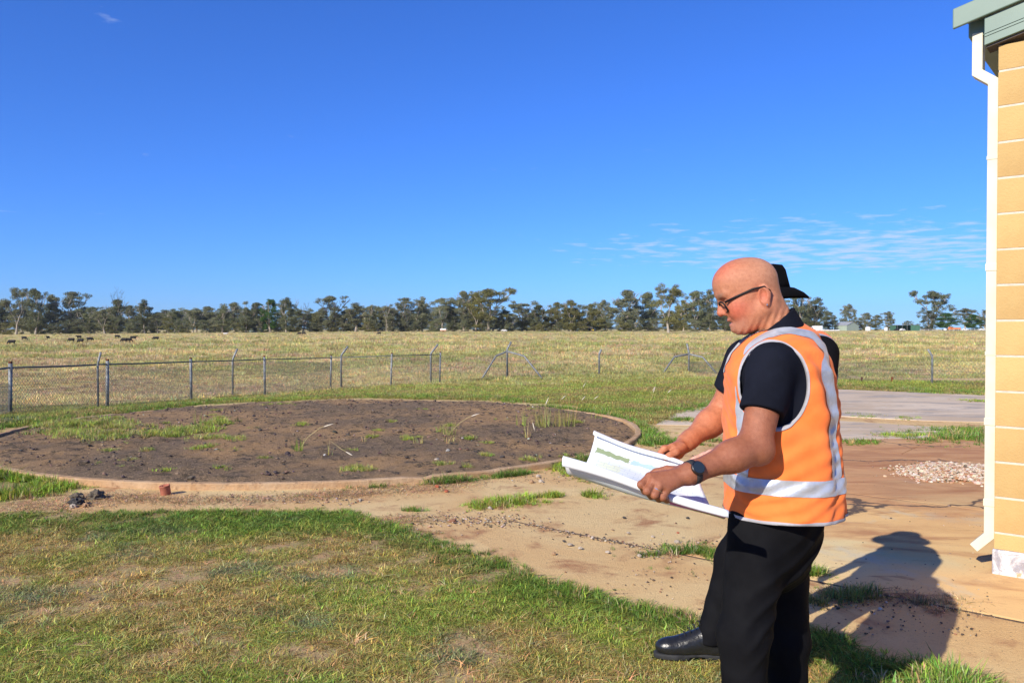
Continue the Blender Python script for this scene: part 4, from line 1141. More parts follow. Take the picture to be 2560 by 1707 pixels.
# distance below the lawn edge, in picture units: the edge is watered by runoff and greener
edge_y = np.interp(px_, [a for a, _ in LAWN_EDGE], [b_ for _, b_ in LAWN_EDGE])
ed = (py_ - edge_y) / (py_ - 822.5)
g = np.clip(1 - smooth(0.03, 0.15, ed + (fbm(X * 2, Y * 2, 36, 3) - .5) * .16), 0, 1)
c_ = colmix(smooth(.40, .66, patch), OLIVE * [1.22, 1.38, .90], STRAW * [1.10, 1.07, .78])
c_ = colmix(smooth(.60, .75, fbm(X * 2.6, Y * 2.6, 37, 3)) * .8, c_, np.broadcast_to(BLUEG * 1.25, c_.shape))
c_ = colmix(np.clip(g * 0.75 + rng.normal(0, .2, len(X)), 0, 1), c_, np.broadcast_to(GREEN, c_.shape))
c_ = np.where((rng.random(len(X)) < .11)[:, None] & (g < .5)[:, None], STRAW * [1.35, 1.3, 1.1], c_)
lawn_pts = np.c_[X, Y, Z]
scatter("lawn_grass", lawn_pts, rng.uniform(.6, 1.35, len(X)) * (1 + .4 * g), jit(c_), T_short, "thin dry lawn in the foreground, greener along its edge")
# --- lush grass strips: (points on the picture, half width in m, tufts per metre, height, colour)
STR = [(LAWN_EDGE[2:14], .15, 170, .85, GREEN * .95), (LAWN_EDGE[13:20], .13, 190, 1.1, GREEN * .95), ([(2090, 1640), (2150, 1662), (2250, 1690), (2330, 1706), (2440, 1740)], .15, 560, 2.0, GREEN * 1.35),
       ([(-20, 1160), (60, 1190), (120, 1215), (180, 1200)], .32, 420, 2.0, YGREEN), ([(0, 1230), (60, 1240), (120, 1225)], .25, 300, 1.9, YGREEN), ([(-10, 1140), (20, 1150)], .2, 250, 1.7, YGREEN),
       ([(1195, 1267), (1260, 1258), (1330, 1250), (1420, 1242), (1490, 1236)], .13, 260, 1.5, YGREEN), ([(960, 1290), (1010, 1283), (1050, 1283)], .12, 220, 1.3, GREEN),
       ([(900, 1210), (960, 1208)], .12, 220, 1.6, GREEN), ([(1030, 1195), (1080, 1195), (1130, 1190)], .14, 260, 1.8, GREEN * 1.1), ([(1160, 1180), (1230, 1180), (1290, 1180)], .14, 200, 1.4, GREEN),
       ([(1340, 1150), (1390, 1165), (1450, 1180), (1500, 1195), (1540, 1210)], .17, 260, 1.5, YGREEN), ([(1330, 1140), (1400, 1150)], .12, 260, 2.4, GREEN * 1.1),
       ([(1240, 1030), (1380, 1035), (1470, 1045), (1560, 1060), (1610, 1085), (1640, 1110)], .25, 110, 2.2, GREEN * 1.15), ([(1620, 1100), (1720, 1110), (1820, 1105)], .25, 130, 1.8, GREEN),
       ([(1500, 1030), (1640, 1030), (1760, 1015), (1840, 998)], .35, 150, 2.0, GREEN * 1.1), ([(1690, 1050), (1760, 1055)], .2, 130, 1.7, GREEN),
       ([(1650, 1400), (1720, 1390), (1790, 1385)], .15, 300, 1.5, GREEN * 1.05), ([(2005, 1440), (2040, 1432)], .07, 300, 1.4, GREEN), ([(2010, 1500), (2090, 1495), (2150, 1490), (2210, 1480)], .10, 150, 1.4, OLIVE * .8), ([(2200, 1500), (2260, 1505), (2320, 1500), (2385, 1505)], .06, 120, 1.0, STRAW * .8),
       ([(2010, 1110), (2080, 1108), (2170, 1106)], .2, 110, 1.5, GREEN), ([(2360, 1100), (2420, 1080), (2480, 1090)], .55, 240, 1.9, GREEN * 1.05), ([(2200, 1090), (2310, 1092)], .2, 100, 1.4, YGREEN), ([(2080, 1035), (2190, 1042)], .25, 90, 1.4, YGREEN * .9), ([(2240, 1045), (2280, 1048)], .2, 90, 1.4, YGREEN * .9), ([(2410, 1002), (2490, 1006)], .3, 90, 1.6, YGREEN * .9),
       ([(2070, 966), (2200, 972), (2330, 980), (2480, 986)], .5, 110, 2.4, GREEN * 1.1), ([(-30, 1078), (60, 1062), (180, 1045), (300, 1030), (450, 1013), (560, 1003), (700, 996), (900, 991), (1100, 993), (1240, 997), (1330, 1005)], .38, 120, 1.9, GREEN * 1.15), ([(0, 1062), (40, 1056)], .4, 160, 2.4, BLUEG)]
LP = []; LS_ = []; LC = []
for si_, (pl, hw, dens, hs, cc) in enumerate(STR):
    if si_ >= 6 or si_ == 2: dens = dens * 1.7
    H_ = ground_hit([a for a, _ in pl], [b_ for _, b_ in pl])
    for a, b_ in zip(H_, H_[1:]):
        L = np.linalg.norm(b_ - a); n_ = int(L * dens * 1.15); t_ = rng.random(n_)
        q = a + (b_ - a) * t_[:, None]; of_ = rng.normal(0, hw * (.55 if si_ < 6 else .75), (n_, 2)); q[:, :2] += of_; ofs = np.hypot(of_[:, 0], of_[:, 1]) / hw
        k_ = fbm(q[:, 0] * 3.1, q[:, 1] * 3.1, 41, 2) > (0.45 if si_ < 6 and si_ != 2 else .34)
        q = q[k_]; ofs = ofs[k_]; q[:, 2] = terrain(q[:, 0], q[:, 1]) + .004
        LP.append(q); LS_.append(rng.uniform(.45, 1.2, len(q)) * hs * .75 * np.clip(1.25 - .5 * ofs, .35, 1.2)); LC.append(np.broadcast_to(cc, (len(q), 3)))
LP = np.vstack(LP); LS_ = np.concatenate(LS_); LC = np.vstack(LC)
rr_ = np.hypot(LP[:, 0] - PAD_C[0], LP[:, 1] - PAD_C[1]); ins = rr_ < PAD_R + .04
nr = PAD_R + .04 + rng.random(len(LP)) * .12; LP[ins, :2] = PAD_C + (LP[ins, :2] - PAD_C) * (nr / rr_)[ins][:, None]
dry = rng.random(len(LP)) < .22
LC = np.where(dry[:, None], STRAW * .9, LC); LC = LC * (.7 + .7 * fbm(LP[:, 0] * 2.3, LP[:, 1] * 2.3, 47, 3))[:, None]
scatter("lush_grass", LP, LS_, jit(LC, .2), T_lush, "lush green grass along the lawn edge, the kerb and the slab joints")
# grass patches growing on the pad
PG = [([(80, 1045), (140, 1060), (200, 1068), (260, 1060)], .32, 330, 1.9), ([(120, 1080), (200, 1085), (270, 1092), (310, 1085)], .26, 260, 1.6), ([(180, 1050), (310, 1070)], .35, 150, 1.4), ([(380, 1090), (440, 1085), (500, 1075), (545, 1055)], .22, 330, 1.8), ([(490, 1095), (560, 1095), (590, 1100)], .15, 150, 1.3),
      ([(870, 1178), (920, 1175)], .10, 260, 1.2), ([(680, 1013), (710, 1010)], .2, 120, 1.2), ([(225, 1098), (300, 1065)], .3, 160, 1.3)] + [([(x_, y_), (x_ + 6, y_)], .07, 900, random.uniform(.5, 1.1)) for x_, y_ in [(random.uniform(250, 1480), random.uniform(1020, 1185)) for _ in range(46)]]
LP = []; LS_ = []
for pl, hw, dens, hs in PG:
    H_ = pad_hit([a for a, _ in pl], [b_ for _, b_ in pl])
    for a, b_ in zip(H_, H_[1:]):
        L = np.linalg.norm(b_ - a); n_ = int(L * dens); q = a + (b_ - a) * rng.random((n_, 1)); q[:, :2] += rng.normal(0, hw * .6, (n_, 2))
        k_ = (fbm(q[:, 0] * 3, q[:, 1] * 3, 43, 2) > .38) & (np.hypot(q[:, 0] - PAD_C[0], q[:, 1] - PAD_C[1]) < R_in)
        q = q[k_]; q[:, 2] = pad_z(q[:, 0], q[:, 1]); LP.append(q); LS_.append(rng.uniform(.5, 1.2, len(q)) * hs * .8)
LP = np.vstack(LP); LS_ = np.concatenate(LS_)
c_ = colmix(rng.random(len(LP)) ** 1.5, np.broadcast_to(YGREEN * 1.05, (len(LP), 3)), np.broadcast_to(STRAW, (len(LP), 3)))
scatter("pad_grass", LP, LS_, jit(c_), T_lush, "yellow-green grass patches on the left side of the round pad")
# --- mown grass behind the pad
N = 60000
py_ = 936 + 130 * rng.random(N); px_ = rng.uniform(-120, 2700, N)
ok = inpoly(px_, py_, MID_LAWN); h = ground_hit(px_[ok], py_[ok])
X, Y = h[:, 0], h[:, 1]
ok = (np.hypot(X - PAD_C[0], Y - PAD_C[1]) > PAD_R + .05); h = h[ok]; X, Y = h[:, 0], h[:, 1]
w_ = smooth(.35, .65, fbm(X * .8, Y * .8, 51, 4))
c_ = colmix(w_, np.broadcast_to(OLIVE * [1.12, 1.2, .9], h.shape), np.broadcast_to(STRAW * [.78, .82, .62], h.shape))
scatter("mown_grass", h, rng.uniform(.6, 1.2, len(h)) * np.clip(Y / 22, .8, 1.6), jit(c_, .14), T_mid, "short olive grass between the round pad and the fences")
# --- paddock
N = 26000
py_ = 830 + (1045 - 830) * rng.random(N) ** 1.15; px_ = rng.uniform(-150, 2700, N)
h = ground_hit(px_, py_); X, Y = h[:, 0], h[:, 1]
fe_ = Y - np.interp(X, _ybx, _yby); ok = (rng.random(len(X)) < smooth(15, 30, fe_)) & (Y < 560)
h = h[ok]; X, Y = h[:, 0], h[:, 1]
n_ = fbm(X * .05, Y * .028, 61, 4)
c_ = colmix(smooth(.36, .64, n_), np.broadcast_to(FIELD, h.shape), np.broadcast_to(FIELD * [.60, .70, .58], h.shape))
c_ = colmix(smooth(.52, .66, fbm(X * .13, Y * .09, 62, 3)) * .8, c_, np.broadcast_to(np.array([.54, .40, .23]), h.shape))
scatter("paddock_grass", h, rng.uniform(.45, 1.15, len(h)) * np.clip(Y / 90, .5, 2.2), jit(c_, .16), T_field, "knee-high straw-coloured grass of the paddock")

# ---------------------------------------------------------------- stones
m_stone, nt, b = new_mat("loose_stone")
c = mixc(nt, ramp(nt, noise(nt, 30, 4, .6, coord(nt)), .35, .65), (.85, .85, .85), (.6, .6, .6)); c = mixc(nt, 1.0, c, attr(nt, "col", 'INSTANCER'), 'MULTIPLY'); nt.links.new(c, b.inputs["Base Color"]); b.inputs["Roughness"].default_value = .9
def stone_mesh(seed, flat=.6, n=1):
    r = np.random.default_rng(seed); bm = bmesh.new(); bmesh.ops.create_icosphere(bm, subdivisions=n, radius=1)
    for v in bm.verts:
        v.co *= 1 + r.normal() * .16; v.co.z *= flat
    me = bpy.data.meshes.new("stone"); bm.to_mesh(me); bm.free(); return me
T_stone = bpy.data.collections.new("stones_src")
for i in range(6):
    me = stone_mesh(i); me.materials.append(m_stone); T_stone.objects.link(bpy.data.objects.new("stone_src_%d" % i, me))
def stone_cols(n, dark=.4):
    base = np.array([[.56, .43, .30], [.42, .28, .17], [.12, .09, .06], [.36, .17, .09], [.62, .52, .42]])
    p = np.array([.30 * (1 - dark), .3, dark, .12, .28 * (1 - dark)]); p /= p.sum()
    return jit(base[rng.choice(5, n, p=p)], .15)
# grit strewn over the concrete and clay
N = 5200
py_ = 1110 + 480 * rng.random(N); px_ = rng.uniform(150, 2500, N); h = ground_hit(px_, py_)
r_ = np.hypot(h[:, 0] - PAD_C[0], h[:, 1] - PAD_C[1])
ok = (~inpoly(px_, py_, FRONT_LAWN)) & (r_ > PAD_R + .05) & (rng.random(N) < np.clip(.10 + .9 * smooth(.55, .72, fbm(h[:, 0] * 2.2, h[:, 1] * 2.2, 71, 3)), 0, 1))
h = h[ok]; h[:, 2] += .006
scatter("grit", h, rng.gamma(2.2, .0013, len(h)) + .0015, stone_cols(len(h), .55), T_stone, "fine grit strewn over the concrete and clay")
HP = []
for pl, w_, n_ in (([(1320, 1313), (1420, 1333), (1520, 1352), (1623, 1372)], .03, 260), ([(1100, 1295), (1200, 1300), (1310, 1308)], .13, 520), ([(1620, 1385), (1700, 1372), (1790, 1360)], .10, 330), ([(1330, 1200), (1420, 1190)], .2, 160), ([(1600, 1120), (1750, 1150)], .3, 260), ([(560, 1245), (900, 1255)], .1, 240), ([(2020, 1500), (2200, 1510)], .1, 160), ([(950, 1320), (1060, 1340)], .12, 120)):
    H_ = ground_hit([a for a, _ in pl], [b_ for _, b_ in pl])
    for a, b_ in zip(H_, H_[1:]):
        m_ = n_ // (len(pl) - 1); q = a + (b_ - a) * rng.random((m_, 1)); q[:, :2] += rng.normal(0, w_, (m_, 2)); q[:, 2] = terrain(q[:, 0], q[:, 1]) + .007; HP.append(q)
HP = np.vstack(HP)
scatter("joint_gravel", HP, rng.gamma(3, .0013, len(HP)) + .0015, stone_cols(len(HP), .42), T_stone, "small gravel washed into the slab joints")
# dark clods and pale chips on the pad
N = 4200
a = rng.uniform(0, 6.283, N); rr = R_in * .985 * np.sqrt(rng.random(N)); X = PAD_C[0] + np.cos(a) * rr; Y = PAD_C[1] + np.sin(a) * rr
ok = rng.random(N) < np.clip(.12 + .9 * smooth(.5, .66, fbm(X * 2.6, Y * 2.6, 73, 3)), 0, 1); X, Y = X[ok], Y[ok]
cl = np.array([[.09, .068, .056], [.17, .11, .08], [.27, .17, .115], [.5, .45, .38]])[rng.choice(4, len(X), p=[.5, .28, .19, .03])]
scatter("clods", np.c_[X, Y, pad_z(X, Y) + .012], rng.gamma(2.2, .0042, len(X)) + .004, jit(cl, .2), T_stone, "dark bitumen clods lying on the round pad")
# straw litter along the kerb foot
T_straw = bpy.data.collections.new("straw_src")
for i in range(4):
    r = np.random.default_rng(i); v, f, cc = tuft_arrays(9, .012, .05, .004, 4.5, r); me = np_mesh("straw", v, f); vcol(me, "blade", cc); me.materials.append(m_grass); T_straw.objects.link(bpy.data.objects.new("straw_src_%d" % i, me))
H_ = []
for pl, w_, n_ in (([(150, 1240), (300, 1243), (430, 1250), (600, 1250), (800, 1240), (900, 1232)], .12, 1500), ([(900, 1225), (1060, 1222), (1200, 1205)], .16, 700), ([(0, 1275), (120, 1265), (230, 1262)], .2, 600), ([(2290, 1500), (2380, 1508)], .08, 160), ([(2060, 1490), (2250, 1495)], .08, 200), ([(950, 1300), (1060, 1300)], .1, 260)):
    hh = ground_hit([a for a, _ in pl], [b_ for _, b_ in pl])
    for a, b_ in zip(hh, hh[1:]):
        m_ = n_ // (len(pl) - 1); q = a + (b_ - a) * rng.random((m_, 1)); q[:, :2] += rng.normal(0, w_, (m_, 2)); q[:, 2] = terrain(q[:, 0], q[:, 1]) + .006; H_.append(q)
H_ = np.vstack(H_); H_ = H_[np.hypot(H_[:, 0] - PAD_C[0], H_[:, 1] - PAD_C[1]) > PAD_R + .02]
scatter("straw_litter", H_, rng.uniform(.6, 1.5, len(H_)), jit(np.broadcast_to(np.array([.50, .36, .20]), H_.shape), .25), T_straw, "dry straw litter along the foot of the kerb")
# gravel heap by the building
N = 5200
hc = ground_hit([2385], [1183])[0]
a = rng.uniform(0, 6.283, N); rr = np.sqrt(rng.random(N)) * (.72 + .55 * fbm(np.cos(a) * 2.2, np.sin(a) * 2.2, 79, 3)) * (1 + .10 * rng.exponential(1, N)); X = hc[0] + np.cos(a) * rr * .62 + .25 * np.sin(a) * rr * .5 + .1; Y = hc[1] + np.sin(a) * rr * .55
Z = terrain(X, Y) + .012 + .05 * np.clip(1 - rr ** 2, 0, 1) * (.5 + fbm(X * 4, Y * 4, 77, 2))
scatter("gravel_heap", np.c_[X, Y, Z], rng.gamma(4, .0020, N) + .0045, np.clip(stone_cols(N, .06) * [1.35, 1.30, 1.28], 0, .85), T_stone, "low spread heap of pale mixed gravel on the concrete near the building")

# single stones one can pick out
m_st = [simple("pale_stone", (.52, .44, .34), (.36, .29, .21), 40, .9, .5, 90), simple("brown_stone", (.42, .26, .14), (.30, .18, .10), 40, .9, .5, 90), simple("dark_stone", (.09, .08, .07), (.05, .045, .04), 40, .9, .5, 90), simple("red_brick_piece", (.45, .13, .06), (.36, .10, .05), 40, .9, .5, 90), simple("crusty_rubble", (.34, .28, .20), (.18, .145, .10), 9, .95, .9, 30, 0, .1, .03)]
SINGLE = [(1425, 1362, 11, 0, "flat pale stone in the middle of the near concrete slab"), (1450, 1370, 10, 0, "second flat pale stone touching the flat one on the near slab"), (1598, 1390, 9, 0, "pale upright stone at the near edge of the concrete"), (1645, 1380, 9, 0, "round pale stone by the grass tuft"), (1692, 1355, 10, 0, "pale stone topped by a red pebble"),
          (1695, 1347, 5, 3, "red pebble on a pale stone"), (1385, 1384, 8, 1, "brown stone near the lawn edge"), (1571, 1332, 8, 0, "whitish flat stone behind the slab joint"), (1632, 1341, 6, 0, "small whitish stone near the trouser leg"), (1520, 1380, 10, 0, "thin whitish flake on the joint"), (1352, 1203, 9, 0, "pale stone by the kerb's broken end"), (1330, 1204, 9, 1, "pinkish stone by the kerb's broken end"),
          (1345, 1190, 8, 0, "white stone above the pair by the broken kerb"), (1093, 1216, 8, 3, "red brick piece below the kerb grass"), (1116, 1227, 8, 3, "second red brick piece right of the first"), (1225, 1270, 8, 0, "white stone at the end of the grass strip"), (1092, 1147, 8, 0, "pale stone lying alone on the dark pad"), (1156, 1198, 9, 0, "pale stone on the kerb by the grass tufts"), (900, 1248, 8, 0, "pale flat stone on the clay below the kerb"), (1410, 1352, 5, 2, "dark pebble on the near slab"), (1560, 1293, 6, 2, "dark pebble behind the slab joint"), (1720, 1294, 6, 2, "dark pebble left of the trouser leg")]
for n_, (px1, py1, sz, mi, lab) in enumerate(SINGLE):
    onpad = "dark pad" in lab
    h = pad_hit(px1, py1 + 3)[0] if onpad else ground_hit([px1], [py1 + 3])[0]; s = sz / FOC * h[1] * .8
    me = stone_mesh(40 + n_, .42 if 'fla' in lab else .7); o = link_mesh("stone", me, m_st[mi]); o.location = h + [0, 0, s * .25 + (.006 if not onpad else 0) + (.045 if lab.startswith("red pebble") else 0)]; o.scale = (s,) * 3; o.rotation_euler = (0, 0, n_)
    tag(o, lab, "stone", "loose stones")
# rubble lumps and the clay pipe stub by the kerb
for n_, (px1, py1, sz, mi, lab) in enumerate(((193, 1240, 18, 4, "pale crusty lump of rubble, left of the pair"), (240, 1236, 21, 4, "grey crusty lump of rubble, right of the pair"), (192, 1252, 20, 2, "dark lump of rubble in front of the pale ones"), (183, 1258, 9, 0, "small pale rubble chip in front"), (215, 1256, 10, 1, "brown rubble chip between the lumps"))):
    h = ground_hit([px1], [py1 + 10])[0]; s = sz / FOC * h[1] * .85; me = stone_mesh(90 + n_, .75, 3)
    co = np.array([v.co for v in me.vertices]); 
    for v in me.vertices: v.co *= 1 + .35 * (float(mnoise.noise(v.co * 2.2 + Vector((n_ * 5, 0, 0)))) + .5 * float(mnoise.noise(v.co * 5)))
    o = link_mesh("rubble_lump", me, m_st[mi]); o.location = h + [0, 0, s * .4]; o.scale = (s, s, s); tag(o, lab, "rubble", "rubble beside the kerb")
h = ground_hit([415], [1236])[0]; mb = MB(); n_ = 20
for (ra, rb, za, zb) in ((.052, .056, -.05, .125), (.041, .045, .125, -.05)):
    pass
v = []; prof = [(.052, -.05), (.054, .12), (.057, .125), (.045, .127), (.041, .02)]
for (r_, z_) in prof: v += [(r_ * math.cos(6.283 * k / n_), r_ * math.sin(6.283 * k / n_), z_) for k in range(n_)]
mb.add(v, [(i * n_ + k, i * n_ + (k + 1) % n_, (i + 1) * n_ + (k + 1) % n_, (i + 1) * n_ + k) for i in range(len(prof) - 1) for k in range(n_)] + [tuple((len(prof) - 1) * n_ + k for k in range(n_))])
o = mb.build("pipe_stub", simple("terracotta", (.42, .15, .09), (.33, .11, .065), 20, .85, .3, 60), None, True); o.location = h; o.rotation_euler = (.12, -.10, 0); o.scale = (.85, .85, .7)
tag(o, "short red clay pipe stub standing at the foot of the kerb", "pipe")

# ---------------------------------------------------------------- weeds one can pick out on the pad
m_weed = grass_mat("weed_blades", 'GEOMETRY')
def tussock(px1, py1, n, hgt, spread, colr, lab, stalk=None, onpad=True, lean=.6, wid=.006):
    h = pad_hit(px1, py1)[0] if onpad else ground_hit([px1], [py1])[0]
    r = np.random.default_rng(int(px1 * 7 + py1)); v, f, cc = tuft_arrays(n, hgt, spread, wid, lean, r, 3)
    o = thing("grass_tussock", lab, "tussock", h, 0, "weeds growing on the pad" if onpad else None)
    me = np_mesh("blades", v, f); vcol(me, "blade", cc); vcol(me, "col", jit(np.broadcast_to(np.array(colr), (len(v), 3)), .05)); link_mesh("blades", me, m_weed, o)
    if stalk:
        mb = MB(); s_ = h[1] / FOC; pts = [np.array([dx * s_, 0, dz * s_]) for dx, dz in stalk]; mb.tube(pts, [.0026] * (len(pts) - 1) + [.0015], 5); st = mb.build("stalk", m_straw, o)
        mb = MB(); d = pts[-1] - pts[-2]; d = d / np.linalg.norm(d); e = pts[-1]; mb.tube([e - d * .05, e - d * .02, e + d * .03, e + d * .07], [.002, .0075, .007, .0015], 6); mb.build("seed_head", m_seed, st, True)
m_straw = simple("dry_stalk", (.52, .42, .20), (.42, .36, .15), 20, .9); m_seed = simple("pale_seed_head", (.68, .60, .46), (.56, .48, .36), 40, .9)
YS = tuple(STRAW * [1.05, 1.1, .9]); YG = tuple(YGREEN)
tussock(745, 1127, 36, .16, .06, YG, "yellow-green tussock with a long leaning seed stalk on the pad", [(0, 0), (25, 35), (55, 58), (75, 64)])
tussock(822, 1136, 16, .13, .05, YS, "dry straw tuft with a bent-over stalk on the pad", [(0, 0), (2, 36), (30, 15), (52, 2)])
tussock(911, 1103, 20, .09, .04, YS, "small straw tuft in the middle of the pad")
tussock(1012, 1094, 22, .07, .07, YS, "small pale tuft left of the pair on the pad"); tussock(1048, 1107, 34, .10, .08, YS, "pale double tuft on the right of the pad")
tussock(1122, 1086, 60, .17, .10, tuple(np.array(YS) * [.85, 1.0, .8]), "pale green spiky tussock with a long thin stalk on the pad", [(0, 0), (25, 28), (50, 44), (65, 49)]); tussock(1128, 1106, 30, .09, .09, YS, "low pale tuft below the spiky tussock"); tussock(1097, 1080, 28, .10, .08, YG, "green tuft left of the spiky tussock")
tussock(1365, 1066, 90, .34, .16, tuple(np.array(YS) * [.72, .85, .62]), "tall pale tussock at the right end of the pad, left half", [(0, 0), (-3, 30), (-2, 52), (2, 62)]); tussock(1412, 1064, 90, .32, .16, tuple(np.array(YS) * [.70, .85, .60]), "tall pale tussock at the right end of the pad, right half")
tussock(1300, 1064, 22, .22, .10, YG, "thin green tuft left of the tall pale tussock"); tussock(1318, 1095, 14, .2, .04, YS, "thin bent straw weed on the right of the pad", [(0, 0), (3, 40), (12, 46), (16, 30)]); tussock(1490, 1046, 20, .12, .10, YG, "small yellow-green tuft near the right rim of the pad")
tussock(500, 1060, 20, .22, .10, YG, "thin upright weeds behind the left grass patches")
# seed heads nodding over the mown grass
for n_, (px1, py1, dx, dz) in enumerate(((1452, 985, 8, 22), (1630, 1000, 5, 24), (1628, 988, 6, 16), (1665, 992, 8, 14), (1400, 1006, 8, 12), (1452, 1008, 6, 12), (1482, 1004, 8, 10))):
    tussock(px1, py1, 8, .12, .05, YG, "nodding pale seed head over the mown grass, %s from the left" % ordn(sorted(range(7), key=lambda q: (1452, 1630, 1628, 1665, 1400, 1452.5, 1482)[q]).index(n_) + 1), [(0, 0), (dx * .3, dz * .6), (dx, dz)], False)

# ================================================================ PEOPLE
def frame2(b):
    f = np.array([-math.cos(b), math.sin(b), 0.0]); l = np.array([-math.sin(b), -math.cos(b), 0.0]); return f, l
m_skin, nt, b = new_mat("sunburnt_skin")
pos = coord(nt)
c = mixc(nt, 1.0, attr(nt, "tint"), mixc(nt, ramp(nt, noise(nt, 90, 4, .6, pos), .35, .7), (1.06, 1.05, 1.04), (.91, .85, .83)), 'MULTIPLY')
c = mixc(nt, ramp(nt, noise(nt, 420, 3, .7, pos), .52, .70), c, mixc(nt, 1.0, c, (.80, .72, .68), 'MULTIPLY'))
nt.links.new(c, b.inputs["Base Color"]); b.inputs["Roughness"].default_value = 0.46; b.inputs["Specular IOR Level"].default_value = 0.33
b.inputs["Subsurface Weight"].default_value = 0.08; b.inputs["Subsurface Radius"].default_value = (0.012, 0.005, 0.003); b.inputs["Subsurface Scale"].default_value = 0.6
bump(nt, b, noise(nt, 260, 5, .75, pos), .5, .004)
def cloth(name, c1, c2, rough=.85, wscale=420, wst=.12, big=18, bigst=.0, sheen=0.1):
    m, nt, b = new_mat(name); pos = coord(nt)
    c = mixc(nt, ramp(nt, noise(nt, 9, 4, .6, pos), .35, .65), c1, c2); nt.links.new(c, b.inputs["Base Color"])
    b.inputs["Roughness"].default_value = rough; b.inputs["Specular IOR Level"].default_value = .08; b.inputs["Sheen Weight"].default_value = sheen
    a = nd(nt, "ShaderNodeMath", operation='MULTIPLY_ADD'); nt.links.new(noise(nt, big, 4, .55, pos, .8), a.inputs[0]); a.inputs[1].default_value = 6.0 * bigst; nt.links.new(noise(nt, wscale, 2, .5, pos), a.inputs[2])
    bump(nt, b, a.outputs[0], wst, .004); return m
m_navy = cloth("navy_polo_knit", (.0095, .011, .018), (.007, .008, .013), .95, 500, .2, 14, .5, .0)
m_blackshirt = cloth("black_polo_knit", (.007, .007, .009), (.005, .005, .006), .95, 500, .2, 14, .5, .0)
m_trouser = cloth("black_trouser_cloth", (.0075, .0075, .0085), (.005, .005, .006), .8, 600, .15, 11, .5, .0)
m_vest = cloth("hi_vis_orange_cloth", (.92, .215, .05), (.86, .185, .04), .8, 520, .22, 10, .9)
m_refl, nt, b = new_mat("grey_reflective_tape"); pos = coord(nt)
c = mixc(nt, ramp(nt, noise(nt, 26, 4, .6, pos, .5), .35, .65), (.52, .54, .57), (.42, .44, .47)); nt.links.new(c, b.inputs["Base Color"]); b.inputs["Roughness"].default_value = .38; b.inputs["Metallic"].default_value = .35
bump(nt, b, noise(nt, 30, 4, .6, pos, .8), .35, .008)
m_trim = cloth("grey_binding", (.40, .39, .40), (.33, .32, .33), .8)
m_leather = simple("polished_black_leather", (.012, .012, .012), (.018, .018, .018), 30, .28, .25, 60, 0, .5)
m_sole = simple("black_sole_rubber", (.02, .02, .02), (.03, .03, .03), 30, .7)
m_hat = cloth("black_felt", (.004, .004, .0045), (.003, .003, .0035), .95, 300, .25, 18, 0, .0)
m_frame = simple("black_spectacle_frame", (.008, .008, .010), (.008, .008, .009), 5, .5, 0, 40, 0, .2)
m_metal = simple("dark_watch_metal", (.10, .10, .10), (.06, .06, .06), 5, .3, 0, 40, .9)
m_silver = simple("silver", (.7, .7, .68), (.65, .65, .62), 5, .2, 0, 40, 1.0)
m_lens, nt, b = new_mat("spectacle_lens"); nt.nodes.remove(b)
tr_ = nd(nt, "ShaderNodeBsdfTransparent"); tr_.inputs[0].default_value = (.86, .88, .90, 1); gl_ = nd(nt, "ShaderNodeBsdfGlossy"); gl_.inputs["Roughness"].default_value = .05; mx = nd(nt, "ShaderNodeMixShader"); mx.inputs[0].default_value = .07
nt.links.new(tr_.outputs[0], mx.inputs[1]); nt.links.new(gl_.outputs[0], mx.inputs[2]); nt.links.new(mx.outputs[0], nt.nodes["Material Output"].inputs[0])

